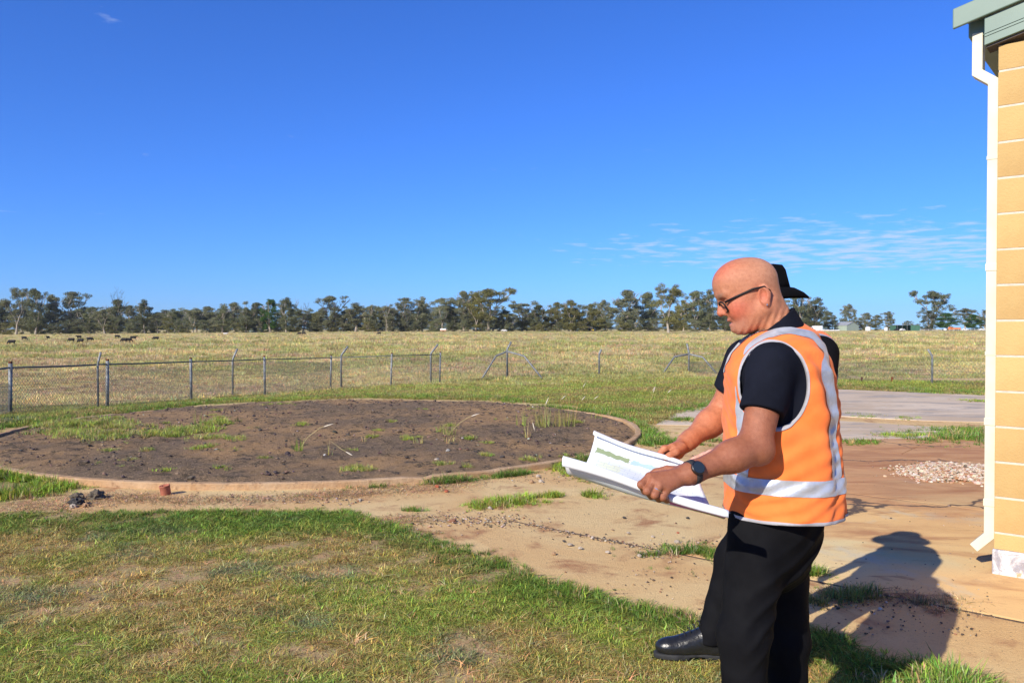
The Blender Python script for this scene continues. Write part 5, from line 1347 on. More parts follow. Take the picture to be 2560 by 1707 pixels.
# ---- head in its own frame: x forward, y to the wearer's left, z up, origin between the ears
def head_sdf(Q):
    A = Q.copy(); A[:, 1] = np.abs(A[:, 1])
    d = ell(A, (.022, 0, .058), (.098, .0775, .083))
    d = smin(d, ell(A, (.052, 0, .090), (.066, .066, .052)), .03)
    d = smin(d, ell(A, (.050, 0, -.002), (.068, .064, .078)), .035)
    d = smin(d, ell(A, (.075, .036, .000), (.036, .028, .036)), .025)                 # cheeks
    d = smin(d, cap(A, (.012, .055, -.032), (.088, .020, -.056), .022, .020), .03)     # jaw line
    d = smin(d, ell(A, (.100, 0, -.054), (.027, .027, .020)), .016)                    # chin
    d = smin(d, ell(A, (.058, 0, -.058), (.045, .040, .026)), .03)                     # flesh below the jaw
    d = smin(d, cap(A, (.110, .010, .064), (.094, .046, .060), .0135, .012), .014)     # brow
    d = smax(d, -ell(A, (.126, .032, .036), (.026, .019, .012)), .014)                 # sockets
    d = smin(d, ell(A, (.0985, .032, .034), (.0125, .0145, .0115)), .004)              # lids over the eyes
    d = smin(d, cap(A, (.112, 0, .050), (.131, 0, .014), .0085, .0115), .010)          # nose
    d = smin(d, ell(A, (.132, 0, .009), (.0125, .0115, .0105)), .006)
    d = smin(d, ell(A, (.120, .0135, .004), (.011, .0075, .0085)), .006)
    d = smax(d, -ell(A, (.127, .0065, -.004), (.005, .0035, .005)), .003)
    d = smin(d, ell(A, (.109, 0, -.021), (.012, .024, .009)), .010)                    # mouth
    d = smin(d, ell(A, (.117, 0, -.0215), (.0085, .020, .0055)), .004)
    d = smin(d, ell(A, (.115, 0, -.0385), (.0105, .019, .0065)), .005)
    d = smax(d, -ell(A, (.124, 0, -.0300), (.014, .020, .0028)), .003)
    d = smin(d, cap(A, (.116, .018, .002), (.098, .032, -.030), .004, .005), -0.001 + .006)
    d = smax(d, -cap(A, (.119, .023, .000), (.104, .034, -.032), .0016, .002), .004)   # fold beside the nose
    # ears
    Re = np.array([[math.cos(.35), 0, math.sin(.35)], [0, 1, 0], [-math.sin(.35), 0, math.cos(.35)]])
    ear = ell(A, (-.004, .078, .008), (.019, .0085, .034), Re)
    ear = smin(ear, ell(A, (.003, .076, -.020), (.010, .007, .013)), .008)
    ear = smax(ear, -ell(A, (.003, .0855, .008), (.0118, .0095, .0205), Re), .003)
    d = smin(d, ear, .005)
    # neck
    d = smin(d, cap(A, (-.006, 0, -.01), (-.006, 0, -.17), .053, .061), .03)
    d = smin(d, cap(A, (-.02, .045, -.02), (.03, .02, -.15), .014, .014), .02)
    # folds of skin on the neck
    s_ = .0011 * np.sin((A[:, 2] * .8 + A[:, 0] * .9) * 260) * smooth(.03, -.01, A[:, 2] + .03) * smooth(-.04, -.07, A[:, 2]) 
    return d + s_
def skin_tint(L, base=(.47, .20, .105), red=(.52, .125, .07), pale=(.50, .265, .155)):
    A = L.copy(); A[:, 1] = np.abs(A[:, 1]); base, red, pale = map(np.array, (base, red, pale))
    w = np.exp(-(((A - [.085, .05, .0]) / [.045, .04, .035]) ** 2).sum(1)) + np.exp(-(((A - [.135, 0, .008]) / [.02, .02, .02]) ** 2).sum(1)) * .55 + .75 * np.exp(-(((A - [.07, .02, .128]) / [.045, .05, .03]) ** 2).sum(1)) + .6 * np.exp(-(((A - [0, .08, .005]) / [.02, .02, .035]) ** 2).sum(1))
    c = base + (red - base) * np.clip(w, 0, 1)[:, None]
    p = smooth(.02, -.06, A[:, 0]) * smooth(.0, .05, A[:, 2]) * .6
    c = c + (pale - c) * p[:, None]
    lip = np.exp(-(((A - [.12, 0, -.030]) / [.012, .020, .011]) ** 2).sum(1)); c = c + (np.array([.42, .13, .11]) - c) * np.clip(lip * 1.2, 0, .8)[:, None]
    br = np.exp(-(((A - [.112, .030, .062]) / [.012, .022, .006]) ** 2).sum(1)); c = c + (np.array([.30, .20, .15]) - c) * np.clip(br, 0, .55)[:, None]
    st = smooth(-.02, -.04, A[:, 2]) * smooth(.06, .09, A[:, 0]) * .25; c = c + (np.array([.42, .26, .20]) - c) * st[:, None]
    ln = np.exp(-(((A - [.108, .032, .030]) / [.008, .013, .0022]) ** 2).sum(1)); c = c + (np.array([.10, .05, .04]) - c) * np.clip(ln, 0, .85)[:, None]
    return c
def head_mesh(O, b, pitch, h=.0026, **tk):
    f2, l2 = frame2(b); up = np.array([0, 0, 1.0])
    fw = f2 * math.cos(pitch) - up * math.sin(pitch); hu = f2 * math.sin(pitch) + up * math.cos(pitch)
    v, f = polygonise(head_sdf, (-.175, -.10, -.255), (.155, .10, .15), h); v = relax(v, f, 1, .35)
    R = np.stack([fw, l2, hu]); return v @ R + O, f, skin_tint(v, **tk), R
def hand_sdf(Q, wrist, fore, mcps, fingers, thumb, rs=1.0):
    """palm of four rays from the wrist, each finger a chain of its own, thumb from the side of the palm"""
    d = None
    for m_ in mcps:
        e = cap(Q, wrist, m_, .019 * rs, .0125 * rs); d = e if d is None else smin(d, e, .014)
    d = smin(d, cap(Q, fore, wrist, .030 * rs, .025 * rs), .02)
    for m_, fg in zip(mcps, fingers):
        e = chain(Q, [m_] + list(fg), [.0112 * rs, .0105 * rs, .0092 * rs, .0078 * rs][:len(fg) + 1], .004)
        for k_ in list(fg)[:1] + [m_]: e = smin(e, np.sqrt(((Q - k_) ** 2).sum(1)) - .0112 * rs, .004)
        d = smin(d, e, .0035)
    e = chain(Q, thumb, [.0155 * rs, .0125 * rs, .0112 * rs, .009 * rs][:len(thumb)], .004)
    return smin(d, e, .010)
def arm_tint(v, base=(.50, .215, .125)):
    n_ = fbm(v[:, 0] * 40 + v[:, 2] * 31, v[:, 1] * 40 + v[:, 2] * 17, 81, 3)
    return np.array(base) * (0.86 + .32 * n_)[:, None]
def join_mesh(parts_):
    V_ = []; F_ = []; C_ = []; o = 0
    for v, f, c_ in parts_: V_.append(v); F_.append(f + o); C_.append(c_); o += len(v)
    return np.vstack(V_), np.vstack(F_), np.vstack(C_)
def bounds(*pts, m=.08):
    a = np.array(pts); return a.min(0) - m, a.max(0) + m
def loft(Q, C, f, l, tab, ztop):
    """upright body section: tab rows = z, centre along f, half depth, half width"""
    t_ = np.array(tab)[::-1]; z = Q[:, 2]; qf = (Q - C) @ f; ql = (Q - C) @ l
    cf = np.interp(z, t_[:, 0], t_[:, 1]); a = np.interp(z, t_[:, 0], t_[:, 2]); w = np.interp(z, t_[:, 0], t_[:, 3])
    k = ((np.abs(qf - cf) / a) ** 2.4 + (np.abs(ql) / w) ** 2.4) ** (1 / 2.4)
    d = (k - 1) * np.minimum(a, w)
    return smax(d, (z - ztop(qf, ql)) * .8, .035), qf, ql
def boot(name, heel, d, parent, zg=0.0, L=.30, mat=m_leather):
    """lace-up boot: sole, upper, shaft"""
    d = np.array(d, float); d /= np.linalg.norm(d); s = np.array([-d[1], d[0], 0]); h_ = np.array(heel, float)
    def fn(Q):
        q = np.stack([(Q - h_) @ d, (Q - h_) @ s, Q[:, 2] - zg], 1)
        e = cap(q, (.035, 0, .06), (.040, 0, .13), .048, .048)
        e = smin(e, cap(q, (.03, 0, .048), (.16, 0, .055), .044, .046), .03)
        e = smin(e, cap(q, (.08, 0, .10), (.18, 0, .055), .045, .043), .03)
        e = smin(e, ell(q, (L - .075, 0, .048), (.075, .049, .043)), .03)
        e = smax(e, .022 - q[:, 2], .006)
        return e
    lo, hi = bounds(h_ - d * .04, h_ + d * (L + .03), h_ + [0, 0, .32], m=.07); lo[2] = zg - .01
    o = sdf_obj(name, fn, lo, hi, .006, mat, parent, 1)
    def fs(Q):
        q = np.stack([(Q - h_) @ d, (Q - h_) @ s, Q[:, 2] - zg], 1); w = np.interp(q[:, 0], [-.02, .03, .12, .22, L], [.035, .043, .038, .051, .03])
        e = smax(np.abs(q[:, 1]) - w, np.abs(q[:, 0] - L / 2 + .006) - L / 2 - .012, .03)
        e = smax(e, q[:, 2] - .026, .003); e = smax(e, -q[:, 2], .003)
        return np.maximum(e, -smax(np.abs(q[:, 0] - .125) - .035, q[:, 2] - .010, .004))
    sdf_obj("sole", fs, lo, hi, .006, m_sole, o, 0)
    mb = MB()
    for k_ in range(5):
        p = h_ + d * (.20 - .022 * k_) + [0, 0, zg + .092 + .016 * k_]
        mb.tube([p - s * .026, p + [0, 0, .008], p + s * .026], .0035, 5)
    mb.build("laces", m_sole, o)
    return o

# ---------------------------------------------------------------- the man reading the plan
B1 = math.radians(10); f1, l1 = frame2(B1)
C1 = np.array([.806, 2.547, 0.0])
man = thing("person", "bald man in orange hi-vis vest and navy polo, reading a large plan", "person", (C1[0], C1[1], 0))
def q1(f_, l_, z): return C1 + f1 * f_ + l1 * l_ + np.array([0, 0, z])
def mesh_child(name, v, f, c_, mat, parent, root):
    me = np_mesh(name, v - root, f)
    if c_ is not None: vcol(me, "tint", c_)
    return link_mesh(name, me, mat, parent, True)
def sdf_child(name, fun, lo, hi, h, mat, parent, root, it=1, keepf=None):
    o = sdf_obj(name, fun, lo, hi, h, mat, parent, it, None, keepf, root); return o
HO = P(1903, 745, 2.54); HP_ = math.radians(25)
hv, hf, hc_, HR = head_mesh(HO, B1, HP_)
def hl(x, y, z): return HO + np.array([x, y, z]) @ HR
SL = P(1930, 912, 2.372); EL = P(1886, 1118, 2.30); WL = P(1722, 1184, 2.205)
SR = np.array([.795, 2.72, 1.40]); ER = P(1803, 1035, 2.78); WR = P(1716, 1105, 2.66)
mL = [P(1624, 1191, 2.185), P(1633, 1203, 2.168), P(1649, 1214, 2.160), P(1668, 1222, 2.165)]
fL = [[P(1603, 1211, 2.165), P(1612, 1228, 2.195), P(1630, 1230, 2.225)], [P(1618, 1227, 2.150), P(1628, 1240, 2.185), P(1646, 1239, 2.215)], [P(1637, 1237, 2.150), P(1647, 1247, 2.185), P(1663, 1245, 2.215)], [P(1657, 1242, 2.158), P(1667, 1249, 2.19), P(1681, 1246, 2.215)]]
tL = [P(1700, 1178, 2.215), P(1668, 1174, 2.240), P(1640, 1180, 2.255), P(1620, 1190, 2.255)]
def armL(Q):
    d = smin(cap(Q, SL, EL, .055, .045), cap(Q, EL, EL + (WL - EL) * .35, .044, .0425), .03)
    d = smin(d, cap(Q, EL + (WL - EL) * .3, WL, .0425, .0270), .03)
    d = smin(d, np.sqrt(((Q - (EL + np.array([.02, -.005, -.012]))) ** 2).sum(1)) - .030, .03)
    return smin(d, hand_sdf(Q, WL, WL + (EL - WL) * .1, mL, fL, tL), .015)
lo, hi = bounds(SL, EL, WL, *mL, *[p for g in fL for p in g], *tL); v, f = polygonise(armL, lo, hi, .0030); v = relax(v, f, 1, .35)
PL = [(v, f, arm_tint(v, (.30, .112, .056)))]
mR = [P(1681, 1117, 2.585), P(1686, 1124, 2.605), P(1692, 1130, 2.625), P(1700, 1136, 2.645)]
fR = [[P(1661, 1121, 2.575), P(1651, 1131, 2.575), P(1653, 1141, 2.585)], [P(1668, 1132, 2.595), P(1660, 1142, 2.60), P(1664, 1151, 2.61)], [P(1677, 1141, 2.62), P(1671, 1150, 2.625), P(1675, 1157, 2.635)], [P(1689, 1146, 2.64), P(1684, 1154, 2.645), P(1688, 1160, 2.65)]]
tR = [P(1706, 1118, 2.60), P(1690, 1130, 2.565), P(1674, 1139, 2.555), P(1664, 1144, 2.562)]
def armR(Q):
    d = smin(cap(Q, SR, ER, .054, .045), cap(Q, ER, ER + (WR - ER) * .35, .045, .044), .03)
    d = smin(d, cap(Q, ER + (WR - ER) * .3, WR, .044, .027), .03)
    return smin(d, hand_sdf(Q, WR, WR + (ER - WR) * .1, mR, fR, tR), .015)
lo, hi = bounds(SR, ER, WR, *mR, *[p for g in fR for p in g], *tR); v, f = polygonise(armR, lo, hi, .0034); v = relax(v, f, 1, .35)
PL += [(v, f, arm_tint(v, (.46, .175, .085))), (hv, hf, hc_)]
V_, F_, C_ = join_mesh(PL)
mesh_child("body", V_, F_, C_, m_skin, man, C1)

TAB = [(1.56, -.05, .11, .17), (1.465, -.037, .132, .20), (1.377, -.038, .160, .212), (1.263, -.043, .169, .212), (1.13, -.049, .174, .212), (1.034, -.053, .177, .217), (.929, -.055, .181, .224), (.80, -.055, .182, .226)]
def ztop1(qf, ql): return 1.552 - .53 * np.sqrt(ql ** 2 + .0022) - 3.2 * (qf + .060) ** 2
def folds(Q, amp, seed=0):
    """soft vertical drape folds and crossing creases"""
    x, y, z = Q.T
    a = np.sin(42 * x + 10 * np.sin(3.1 * z + seed) + 33 * y) * .5 + .5 * np.sin(17 * z + 23 * x - 19 * y + 2 * np.sin(9 * z + seed))
    b_ = np.sin(61 * (x * .6 + z) + 3 * np.sin(14 * y + seed) ) * .35
    return amp * (a + b_)
def hem_z(qf, ql): return .925 - .02 * qf
def vest_sdf(Q, off=0.0):
    d, qf, ql = loft(Q, C1, f1, l1, TAB, ztop1)
    z = Q[:, 2]
    d = d - off + folds(Q, .0050, 1) * smooth(1.50, 1.25, z) + .0016 * np.sin(120 * (qf * .5 + z) + 5 * np.sin(21 * ql + 9 * z)) + .0035 * np.sin(95 * ql + 16 * qf + 2.5 * np.sin(7 * z)) * smooth(-.02, -.12, qf) * smooth(1.52, 1.40, z)
    d = smax(d, -ell(np.stack([qf, ql, z], 1), (-.022, 0, 1.535), (.084, .066, .090)), .008)       # neck opening
    d = smax(d, -cap(np.stack([qf, ql, z], 1), (.04, 0, 1.50), (.135, 0, 1.36), .050, .004), .006)    # V at the front
    ah = arm_hole(qf, ql, z)
    d = smax(d, -ah, .004)
    return smax(d, hem_z(qf, ql) - z, .004)
def arm_hole(qf, ql, z):
    # elliptical cylinders through each shoulder, opening outward
    e = np.sqrt(((qf - .000) / .092) ** 2 + ((z - 1.335) / .124) ** 2) - 1
    return np.maximum(e * .092, .125 - np.abs(ql))
lo = np.array([C1[0] - .32, C1[1] - .32, .90]); hi = np.array([C1[0] + .34, C1[1] + .32, 1.60])
vest = sdf_child("vest", vest_sdf, lo, hi, .0042, m_vest, man, C1, 2)
def loc1(c_): q = c_ - C1; return q @ f1, q @ l1, c_[:, 2]
def keep_band(c_):
    qf, ql, z = loc1(c_); return (z > 1.010) & (z < 1.058)
def keep_vert(s):
    def k(c_):
        qf, ql, z = loc1(c_); return (z >= 1.058) & (np.abs(ql - s * (.100 + .060 * smooth(1.49, 1.36, z))) < .0225) & (arm_hole(qf, ql, z) > .012)
    return k
def keep_hem(c_):
    qf, ql, z = loc1(c_); return z < hem_z(qf, ql) + .011
def keep_arm(s):
    def k(c_):
        qf, ql, z = loc1(c_); return (arm_hole(qf, ql, z) < .0075) & (ql * s > 0)
    return k
def keep_neck(c_):
    qf, ql, z = loc1(c_); return (z > 1.36) & (np.minimum(ell(np.stack([qf, ql, z], 1), (-.022, 0, 1.535), (.084, .066, .090)), cap(np.stack([qf, ql, z], 1), (.04, 0, 1.50), (.135, 0, 1.36), .050, .004)) < .007)
sdf_child("reflective_waist_strip", lambda Q: vest_sdf(Q, .0022), lo, hi, .0042, m_refl, vest, C1, 2, keep_band)
for s in (1, -1): sdf_child("reflective_shoulder_strip", lambda Q: vest_sdf(Q, .0022), lo, hi, .0042, m_refl, vest, C1, 2, keep_vert(s))
sdf_child("hem_binding", lambda Q: vest_sdf(Q, .0028), lo, hi, .0042, m_trim, vest, C1, 2, keep_hem)
for s in (1, -1): sdf_child("armhole_binding", lambda Q: vest_sdf(Q, .0028), lo, hi, .0042, m_trim, vest, C1, 2, keep_arm(s))
sdf_child("neck_binding", lambda Q: vest_sdf(Q, .0028), lo, hi, .0042, m_trim, vest, C1, 2, keep_neck)
TABS = [(z, c_, a - .012, w - .012) for z, c_, a, w in TAB]
NB = hl(-.045, 0, -.09)                       # inside the collar
def shirt_sdf(Q):
    d, qf, ql = loft(Q, C1, f1, l1, TABS, lambda a, b_: ztop1(a, b_) - .012)
    d = smax(d, 1.0 - Q[:, 2], .01)
    for S, E, rr in ((SL, EL, (.070, .061)), (SR, ER, (.068, .060))):
        ax_ = (E - S) / np.linalg.norm(E - S); hem = np.linalg.norm(E - S) * (.58 if S is SL else .60)
        e = cap(Q, S, E, *rr) + folds(Q, .0022, 3); e = smax(e, ((Q - S) @ ax_) - hem, .004)
        d = smin(d, e, .03)
    # stand-up collar round the neck, open at the throat
    nb = hl(-.008, 0, -.050); nd_ = hl(-.010, 0, -.165)
    e = np.abs(cap(Q, nb, nd_, .063, .072)) - .004
    ax_ = (nb - nd_) / np.linalg.norm(nb - nd_); hgt = (Q - nd_) @ ax_; fr = (Q - nd_) @ (f1 * .9)
    e = smax(e, hgt - (.092 - .35 * np.clip(fr, -.05, .2)), .004); e = smax(e, -hgt - .02, .01)
    return smin(d, e, .008)
lo2, hi2 = bounds(SL, SR, EL, ER, C1 + [0, 0, 1.0], C1 + [0, 0, 1.6], C1 + [.2, 0, 1.3], C1 - [.2, 0, -1.3], m=.09)
shirt = sdf_child("polo_shirt", shirt_sdf, lo2, hi2, .0045, m_navy, man, C1, 1)
# trousers
HLp = P(1903, 1310, 2.46); KL = P(1858, 1590, 2.42); AL = np.array([P(1864, 1990, 2.43)[0], 2.44, .10])
HRp = P(1946, 1305, 2.64); KR = P(1965, 1600, 2.66); AR = np.array([P(1972, 1960, 2.66)[0], 2.67, .10])
def ridge(Q, d, pts, r, k=.02): return smin(d, chain(Q, pts, [r * .4] + [r] * (len(pts) - 2) + [r * .3], .01), k)
def trousers_sdf(Q):
    d = ell(Q, q1(-.035, 0, .90), (.138, .165, .13))
    d = smin(d, ell(Q, q1(-.040, -.015, .835), (.108, .145, .17)), .05)
    d = smin(d, chain(Q, [HLp, KL, AL], [.100, .072, .063], .04), .05)
    e = chain(Q, [HRp, KR, AR], [.104, .070, .062], .04); d = smin(d, e, .035)
    # drag folds from the seat down to the front of the knee
    w = smooth(1.0, .85, Q[:, 2])
    p = .77 * Q[:, 2] - .64 * Q[:, 0]; pc = p - float(.77 * P(1930, 1500, 2.42)[2] - .64 * P(1930, 1500, 2.42)[0])
    env = np.exp(-(pc / .10) ** 2) * smooth(2.60, 2.48, Q[:, 1]) * smooth(.66, .74, Q[:, 0])
    d = d - .0075 * env * (.5 + .5 * np.sin(pc * 118 + 1.6 * np.sin(19 * Q[:, 0] + 5 * Q[:, 2]))) ** 2
    d = d + folds(Q, .0028, 5) * w
    return smax(smax(d, Q[:, 2] - .965, .01), .09 - Q[:, 2], .01)
lo3, hi3 = bounds(HLp, HRp, AL, AR, KL, KR, q1(-.2, 0, .9), q1(.1, 0, .9), m=.13); hi3[2] = 1.03; lo3[2] = .06
sdf_child("trousers", trousers_sdf, lo3, hi3, .0055, m_trouser, man, C1, 1)
def put_root(o, root):
    o.location = -Vector(root); return o
for A_ in (AL, AR): put_root(boot("boot", (A_[0] + .06, A_[1], 0), (-1, .12, 0), man), C1)
# spectacles
glass_o = thing("spectacles", None, None); glass_o.parent = man; glass_o.location = -Vector(C1)
gm = MB()
for s in (1, -1):
    pts = [hl(.1255 + .004 * math.sin(a) - .010 * abs(math.cos(a) * .026 + .033 * 1) / .059, s * (.033 + .0255 * np.sign(math.cos(a)) * abs(math.cos(a)) ** .6), .0235 + .0185 * np.sign(math.sin(a)) * abs(math.sin(a)) ** .6) for a in np.linspace(0, 2 * math.pi, 25)]
    gm.tube(pts, .0030, 6, False)
    lv = [np.mean(pts[:-1], 0)] + pts[:-1]; me = np_mesh("lens", np.array(lv), [(0, i + 1, (i + 1) % 24 + 1) for i in range(24)]); link_mesh("lens", me, m_lens, glass_o)
    tm_ = MB(); tm_.tube([hl(.112, s * .060, .036), hl(.075, s * .0715, .037), hl(.02, s * .0815, .037), hl(-.012, s * .083, .030), hl(-.024, s * .081, .010)], [.0038, .0038, .0036, .003, .002], 6); tm_.build("temple", m_frame, glass_o, True)
gm.tube([hl(.123, .009, .030), hl(.126, 0, .033), hl(.123, -.009, .030)], .002, 6)
gm.build("frame", m_frame, glass_o, True)
# ear stud, ring
mb = MB(); p = hl(.004, .0855, -.024); mb.tube([p, p + l1 * .003], [.0035, .002], 8); o = mb.build("ear_stud", m_silver, man); put_root(o, C1)
# watch on the left wrist
ax_ = (EL - WL) / np.linalg.norm(EL - WL); wc = WL + ax_ * .012
tocam = CAM - wc; nn = tocam - ax_ * (tocam @ ax_); nn = nn / np.linalg.norm(nn) * .95 + np.array([-.1, 0, .12]); nn -= ax_ * (nn @ ax_); nn /= np.linalg.norm(nn); tt = np.cross(ax_, nn)
watch = thing("wrist_watch", None, None); watch.parent = man; watch.location = -Vector(C1)
bandv = []; nB = 28
for k_ in range(nB):
    a = 2 * math.pi * k_ / nB; rad_ = nn * math.cos(a) + tt * math.sin(a)
    for (dx, dr) in ((-.010, .0300), (-.009, .0350), (.009, .0350), (.010, .0300)): bandv.append(wc + ax_ * dx + rad_ * (dr + .0))
mb = MB(); mb.add(bandv, [(k_ * 4 + j, ((k_ + 1) % nB) * 4 + j, ((k_ + 1) % nB) * 4 + (j + 1) % 4, k_ * 4 + (j + 1) % 4) for k_ in range(nB) for j in range(4)]); mb.build("strap", m_sole, watch, True)
mb = MB(); c0 = wc + nn * .0335; mb.tube([c0, c0 + nn * .007, c0 + nn * .009], [.0195, .0195, .0175], 24); cs_ = mb.build("case", m_metal, watch)
mb = MB(); mb.tube([c0 + nn * .0092, c0 + nn * .0098], .0165, 24); mb.build("dial", m_glass, cs_)
# ring on the left hand
mb = MB(); a_ = (np.array(mL[2]) + np.array(fL[2][0])) / 2; d_ = np.array(fL[2][0]) - np.array(mL[2]); d_ /= np.linalg.norm(d_); u_ = np.cross(d_, [0, 0, 1]); u_ /= np.linalg.norm(u_); w_ = np.cross(d_, u_)
mb.tube([a_ + .0122 * (math.cos(t_) * u_ + math.sin(t_) * w_) for t_ in np.linspace(0, 6.283, 21)], .0014, 5, False); o = mb.build("ring", m_silver, man); put_root(o, C1)

# ---------------------------------------------------------------- the plan: a long sheet held as a trough, both long edges curling
BM = math.radians(20); Lm = np.array([math.cos(BM), -math.sin(BM), -.27]); Wm = np.array([math.sin(BM), math.cos(BM), 0.0])
Lm[:2] = Lm[:2]
nearL = P(1408, 1137, 2.295)
NS, NW = 40, 56
prof = [(-.010, -.030), (-.014, -.014), (-.006, .000), (.006, .001), (.014, -.012), (.020, -.040), (.045, -.066), (.10, -.080), (.17, -.080), (.24, -.070), (.30, -.052), (.345, -.022), (.372, .004), (.376, .018), (.366, .028), (.352, .024), (.347, .012)]
pr = np.array(prof); sl_ = np.r_[0, np.cumsum(np.linalg.norm(np.diff(pr, axis=0), axis=1))]; ts = np.linspace(0, sl_[-1], NW)
pw = np.interp(ts, sl_, pr[:, 0]); ph = np.interp(ts, sl_, pr[:, 1])
for _ in range(2): pw[1:-1] = (pw[:-2] + 2 * pw[1:-1] + pw[2:]) / 4; ph[1:-1] = (ph[:-2] + 2 * ph[1:-1] + ph[2:]) / 4
mv = []; uv = []
for i in range(NS):
    s0 = i / (NS - 1)
    for j in range(NW):
        wfrac = pw[j] / .376
        slen = .462 + .02 * min(max(wfrac, 0), 1) - .17 * min(max(wfrac, 0), 1) * .9
        s_ = s0 * slen
        deep = 1.0 - .35 * s0
        p = nearL + Lm * s_ + Wm * pw[j] + np.array([0, 0, ph[j] * deep + .004 * math.sin(7 * s0 + 9 * wfrac)])
        mv.append(p); uv.append((s0 * slen, pw[j], ts[j] / sl_[-1]))
mi = np.arange(NS * NW).reshape(NS, NW); mf = np.stack([mi[:-1, :-1], mi[1:, :-1], mi[1:, 1:], mi[:-1, 1:]], -1).reshape(-1, 4)
mv = np.array(mv); me = np_mesh("plan_sheet", mv - nearL, mf); vcol(me, "sheet", np.array(uv))
m_plan, nt, b = new_mat("printed_plan_paper")
sp_ = nd(nt, "ShaderNodeSeparateColor"); at_ = attr(nt, "sheet"); nt.links.new(at_, sp_.inputs[0]); S_, W_ = sp_.outputs[0], sp_.outputs[1]
def box_mask(s0, s1, w0, w1, wob=0.0):
    def m2(op, a, b2): 
        n = nd(nt, "ShaderNodeMath", operation=op); setv(nt, n.inputs[0], a); setv(nt, n.inputs[1], b2); return n.outputs[0]
    nz_ = m2('MULTIPLY', m2('SUBTRACT', noise(nt, 60, 3, .6, at_), .5), wob); a = m2('ADD', S_, nz_); c2 = m2('ADD', W_, nz_)
    return m2('MULTIPLY', m2('MULTIPLY', m2('GREATER_THAN', a, s0), m2('LESS_THAN', a, s1)), m2('MULTIPLY', m2('GREATER_THAN', c2, w0), m2('LESS_THAN', c2, w1)))
c = (0.72, 0.73, 0.74, 1)
for (bx_, colr) in (((.02, .30, .03, .33, .0), (.66, .72, .74)), ((.03, .11, .19, .29, .09), (.66, .71, .55)), ((.015, .125, .322, .342, .02), (.27, .33, .18)), ((.13, .22, .324, .340, .02), (.38, .52, .55)), ((.10, .19, .10, .25, .08), (.62, .70, .75)), ((.17, .195, .13, .19, .05), (.34, .54, .66)), ((.21, .30, .06, .18, .05), (.63, .70, .74)), ((.33, .46, .06, .26, .03), (.62, .69, .74)), ((.36, .47, .03, .06, .03), (.38, .46, .22)), ((.30, .48, .016, .036, .004), (.45, .14, .34))):
    c = mixc(nt, box_mask(*bx_), c, colr)
ln = nd(nt, "ShaderNodeTexBrick"); ln.inputs["Scale"].default_value = 15.0; ln.inputs["Mortar Size"].default_value = .012; ln.offset = .37; nt.links.new(at_, ln.inputs["Vector"])
gate = box_mask(.03, .45, .05, .30, .0); mm = nd(nt, "ShaderNodeMath", operation='MULTIPLY'); nt.links.new(gate, mm.inputs[0]); nt.links.new(ln.outputs["Fac"], mm.inputs[1])
m3 = nd(nt, "ShaderNodeMath", operation='MULTIPLY'); nt.links.new(mm.outputs[0], m3.inputs[0]); m3.inputs[1].default_value = .55
c = mixc(nt, m3.outputs[0], c, (.35, .42, .48))
bf = nd(nt, "ShaderNodeNewGeometry").outputs["Backfacing"]; c = mixc(nt, bf, c, (.70, .70, .70))
nt.links.new(c, b.inputs["Base Color"]); b.inputs["Roughness"].default_value = .55; b.inputs["Specular IOR Level"].default_value = .3
plan = link_mesh("plan_sheet", me, m_plan, None, True); plan.location = nearL
sm_ = plan.modifiers.new("paper", 'SOLIDIFY'); sm_.thickness = .0006
tag(plan, "large printed site plan on white paper, long edges curling up, held by the bald man", "plan")

# ---------------------------------------------------------------- the second man, behind
B2 = math.radians(8); f2_, l2_ = frame2(B2)
C2 = np.array([1.225, 3.50, 0.0])
man2 = thing("person", "person in black wide-brimmed hat and black trousers, mostly hidden behind the bald man", "person", (C2[0], C2[1], 0))
def q2(f_, l_, z): return C2 + f2_ * f_ + l2_ * l_ + np.array([0, 0, z])
HO2 = P(1920, 752, 3.50); hv2, hf2, hc2, HR2 = head_mesh(HO2, B2, math.radians(18), .0045)
def hl2(x, y, z): return HO2 + np.array([x, y, z]) @ HR2
S2 = q2(-.075, .19, 1.40); E2 = P(2040, 1075, 3.22); W2 = P(1838, 1130, 2.98)
m2_ = [P(1790, 1133, 2.93), P(1792, 1140, 2.95), P(1796, 1146, 2.97), P(1802, 1152, 2.99)]
ff2 = [[P(1760, 1137, 2.90), P(1738, 1146, 2.89), P(1726, 1152, 2.89)], [P(1762, 1146, 2.92), P(1742, 1156, 2.91), P(1732, 1161, 2.91)], [P(1768, 1153, 2.95), P(1750, 1162, 2.94), P(1742, 1166, 2.94)], [P(1778, 1159, 2.97), P(1764, 1166, 2.97), P(1757, 1169, 2.97)]]
t2 = [P(1815, 1128, 2.95), P(1795, 1126, 2.90), P(1775, 1131, 2.88), P(1762, 1137, 2.875)]
def arm2(Q):
    d = smin(cap(Q, S2, E2, .055, .045), chain(Q, [E2, E2 + (W2 - E2) * .35, W2], [.045, .043, .028], .03), .03)
    return smin(d, hand_sdf(Q, W2, W2 + (E2 - W2) * .08, m2_, ff2, t2), .015)
lo, hi = bounds(S2, E2, W2, *m2_, *[p for g in ff2 for p in g]); v, f = polygonise(arm2, lo, hi, .0042); v = relax(v, f, 1, .35)
S3 = q2(-.03, -.19, 1.41); E3 = q2(.02, -.27, 1.13); W3 = q2(.16, -.20, .92)
m3_ = [q2(.20, -.17, .85), q2(.205, -.19, .845), q2(.20, -.21, .84), q2(.19, -.225, .84)]
ff3 = [[m_ + np.array([-.02, 0, -.035]), m_ + np.array([-.015, -.015, -.065]), m_ + np.array([.0, -.025, -.08])] for m_ in m3_]
t3 = [q2(.18, -.16, .90), q2(.21, -.14, .86), q2(.22, -.14, .82)]
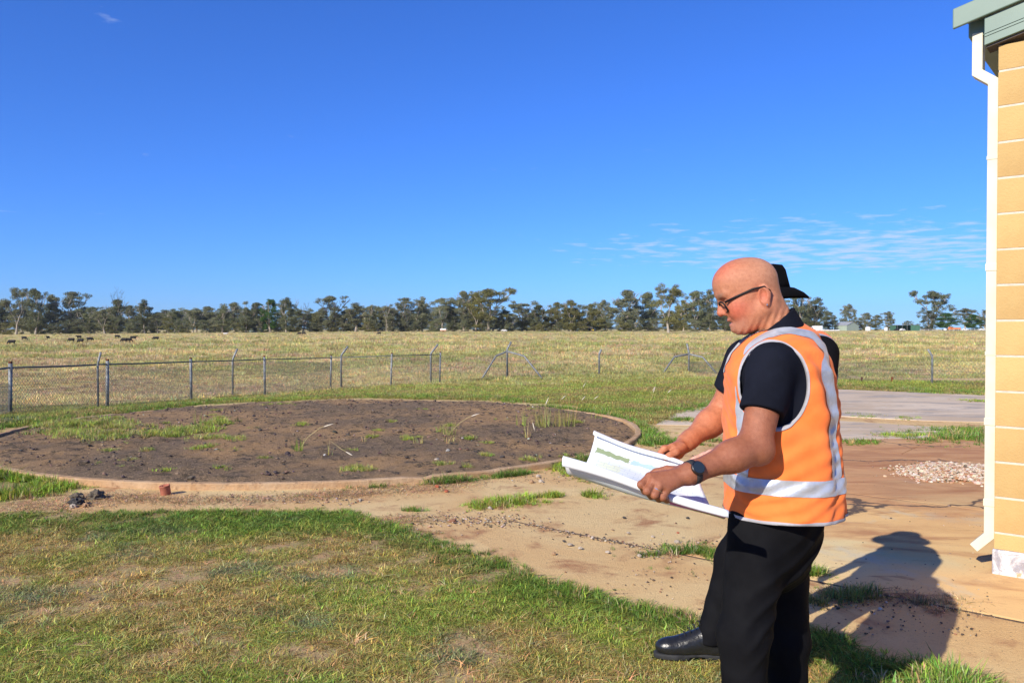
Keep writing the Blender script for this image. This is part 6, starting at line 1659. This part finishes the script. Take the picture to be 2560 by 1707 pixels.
def arm3(Q):
    d = smin(cap(Q, S3, E3, .055, .045), chain(Q, [E3, E3 + (W3 - E3) * .35, W3], [.045, .043, .028], .03), .03)
    return smin(d, hand_sdf(Q, W3, W3 + (E3 - W3) * .08, m3_, ff3, t3), .015)
lo, hi = bounds(S3, E3, W3, *m3_, *[p for g in ff3 for p in g]); v3, f3 = polygonise(arm3, lo, hi, .006)
V_, F_, C_ = join_mesh([(v, f, arm_tint(v, (.68, .36, .27))), (v3, f3, arm_tint(v3, (.55, .27, .18))), (hv2, hf2, hc2)])
mesh_child("body", V_, F_, C_, m_skin, man2, C2)
TAB2 = [(1.53, -.05, .10, .16), (1.45, -.045, .115, .19), (1.36, -.035, .128, .20), (1.2, -.025, .132, .20), (1.05, -.02, .135, .195), (.90, -.02, .145, .20), (.8, -.02, .145, .20)]
def ztop2(qf, ql): return 1.505 - .46 * np.sqrt(ql ** 2 + .0022) - 2.6 * (qf + .05) ** 2
def shirt2(Q):
    d, qf, ql = loft(Q, C2, f2_, l2_, TAB2, ztop2); d = smax(d, .93 - Q[:, 2], .01)
    for S, E in ((S2, E2), (S3, E3)):
        ax_ = (E - S) / np.linalg.norm(E - S); e = smax(cap(Q, S, E, .074, .062), ((Q - S) @ ax_) - np.linalg.norm(E - S) * .62, .004); d = smin(d, e, .03)
    nb = hl2(-.008, 0, -.05); nd_ = hl2(-.010, 0, -.165); e = np.abs(cap(Q, nb, nd_, .066, .078)) - .005; e = smax(e, ((Q - nd_) @ ((nb - nd_) / np.linalg.norm(nb - nd_))) - .085, .004)
    return smin(d, e, .01)
lo, hi = bounds(S2, S3, E2, E3, C2 + [0, 0, .95], C2 + [0, 0, 1.58], m=.12)
sdf_child("polo_shirt", shirt2, lo, hi, .007, m_blackshirt, man2, C2, 1)
def vest2(Q, off=0.0):
    d, qf, ql = loft(Q, C2, f2_, l2_, TAB2, lambda a, b_: ztop2(a, b_) + .008); d = d - .012 - off
    z = Q[:, 2]; d = smax(d, -ell(np.stack([qf, ql, z], 1), (.01, 0, 1.50), (.12, .075, .10)), .008)
    e = np.sqrt(((qf + .05) / .095) ** 2 + ((z - 1.34) / .13) ** 2) - 1; d = smax(d, -np.maximum(e * .095, .125 - np.abs(ql)), .004)
    d = smax(d, -cap(np.stack([qf, ql, z], 1), (.08, 0, 1.46), (.15, 0, 1.33), .055, .004), .006)
    return smax(d, .92 - z, .004)
def loc2(c_): q = c_ - C2; return q @ f2_, q @ l2_, c_[:, 2]
v2o = sdf_child("vest", vest2, lo, hi, .007, m_vest, man2, C2, 2)
sdf_child("reflective_waist_strip", lambda Q: vest2(Q, .003), lo, hi, .007, m_refl, v2o, C2, 2, lambda c_: (c_[:, 2] > 1.0) & (c_[:, 2] < 1.05))
sdf_child("reflective_shoulder_strip", lambda Q: vest2(Q, .003), lo, hi, .007, m_refl, v2o, C2, 2, lambda c_: (c_[:, 2] > 1.05) & (np.abs(np.abs(loc2(c_)[1]) - .105) < .022))
H2a = q2(-.02, .09, .90); K2a = P(1935, 1400, 3.42); A2a = P(1955, 1655, 3.42); A2a[2] = .04
H2b = q2(.0, -.09, .90); K2b = P(1834, 1390, 3.60); A2b = P(1768, 1600, 3.60); A2b[2] = .05
def trous2(Q):
    d = ell(Q, q2(-.03, 0, .92), (.15, .18, .15))
    d = smin(d, chain(Q, [H2a, K2a, A2a], [.105, .070, .060], .04), .05); d = smin(d, chain(Q, [H2b, K2b, A2b], [.105, .072, .062], .04), .05)
    d = d + folds(Q, .003, 9)
    return smax(smax(d, Q[:, 2] - 1.0, .01), .085 - Q[:, 2], .01)
lo, hi = bounds(H2a, H2b, K2a, K2b, A2a, A2b, m=.15); lo[2] = .05; hi[2] = 1.02
sdf_child("trousers", trous2, lo, hi, .007, m_trouser, man2, C2, 1)
put_root(boot("boot", (A2b[0] + .075, A2b[1], 0), (-1, .03, 0), man2, 0.015, .31), C2); put_root(boot("boot", (A2a[0] + .05, A2a[1], 0), (-.93, -.35, 0), man2, 0.01, .30), C2)
# hat
hat = thing("hat", None, None); hat.parent = man2; hat.location = -Vector(C2)
prf = [(.0, .112), (.05, .111), (.080, .103), (.090, .082), (.097, .03), (.101, .0), (.122, -.010), (.150, -.030), (.168, -.052)]
ctr = hl2(.005, 0, .046); nH = 48
def hatpt(r_, z_, a, up=0): return ctr + (np.array([r_ * 1.10 * math.cos(a), r_ * .94 * math.sin(a), z_ + up + (.012 * math.cos(2 * a) if r_ > .12 else 0)]) @ HR2) 
Hz = np.array([f2_, l2_, [0, 0, 1.0]]); tilt = math.radians(6)
def hatpt(r_, z_, a, up=0):
    lo_ = np.array([r_ * 1.10 * math.cos(a), r_ * .95 * math.sin(a), z_ + up - (.016 * abs(math.sin(a)) * -1 if r_ > .12 else 0)])
    lo_ = np.array([lo_[0] * math.cos(tilt) + lo_[2] * math.sin(tilt), lo_[1], -lo_[0] * math.sin(tilt) + lo_[2] * math.cos(tilt)])
    return ctr + lo_ @ Hz
for nm, i0, i1 in (("crown", 0, 6), ("brim", 5, 9)):
    v = []; 
    for r_, z_ in prf[i0:i1]: v += [hatpt(max(r_, .001), z_, 2 * math.pi * k_ / nH) for k_ in range(nH)]
    n_ = i1 - i0; me = np_mesh(nm, np.array(v), np.array([(i * nH + k_, (i + 1) * nH + k_, (i + 1) * nH + (k_ + 1) % nH, i * nH + (k_ + 1) % nH) for i in range(n_ - 1) for k_ in range(nH)]))
    o = link_mesh(nm, me, m_hat, hat, True); sd = o.modifiers.new("t", 'SOLIDIFY'); sd.thickness = .004; sd.offset = 0

# ================================================================ AIR
m_air = bpy.data.materials.new("clear_dry_air"); m_air.use_nodes = True; nt = m_air.node_tree
nt.nodes.remove(nt.nodes["Principled BSDF"])
pv = nd(nt, "ShaderNodeVolumePrincipled"); pv.inputs["Color"].default_value = (.82, .90, 1.0, 1); pv.inputs["Density"].default_value = 4.8e-5; pv.inputs["Anisotropy"].default_value = 0.2
nt.links.new(pv.outputs[0], nt.nodes["Material Output"].inputs["Volume"])
mb = MB(); mb.box((0, 3485, 95), (12100, 7170, 214)); hz = mb.build("haze", m_air)
tag(hz, "thin dry haze between here and the far hills", None, None, "stuff")
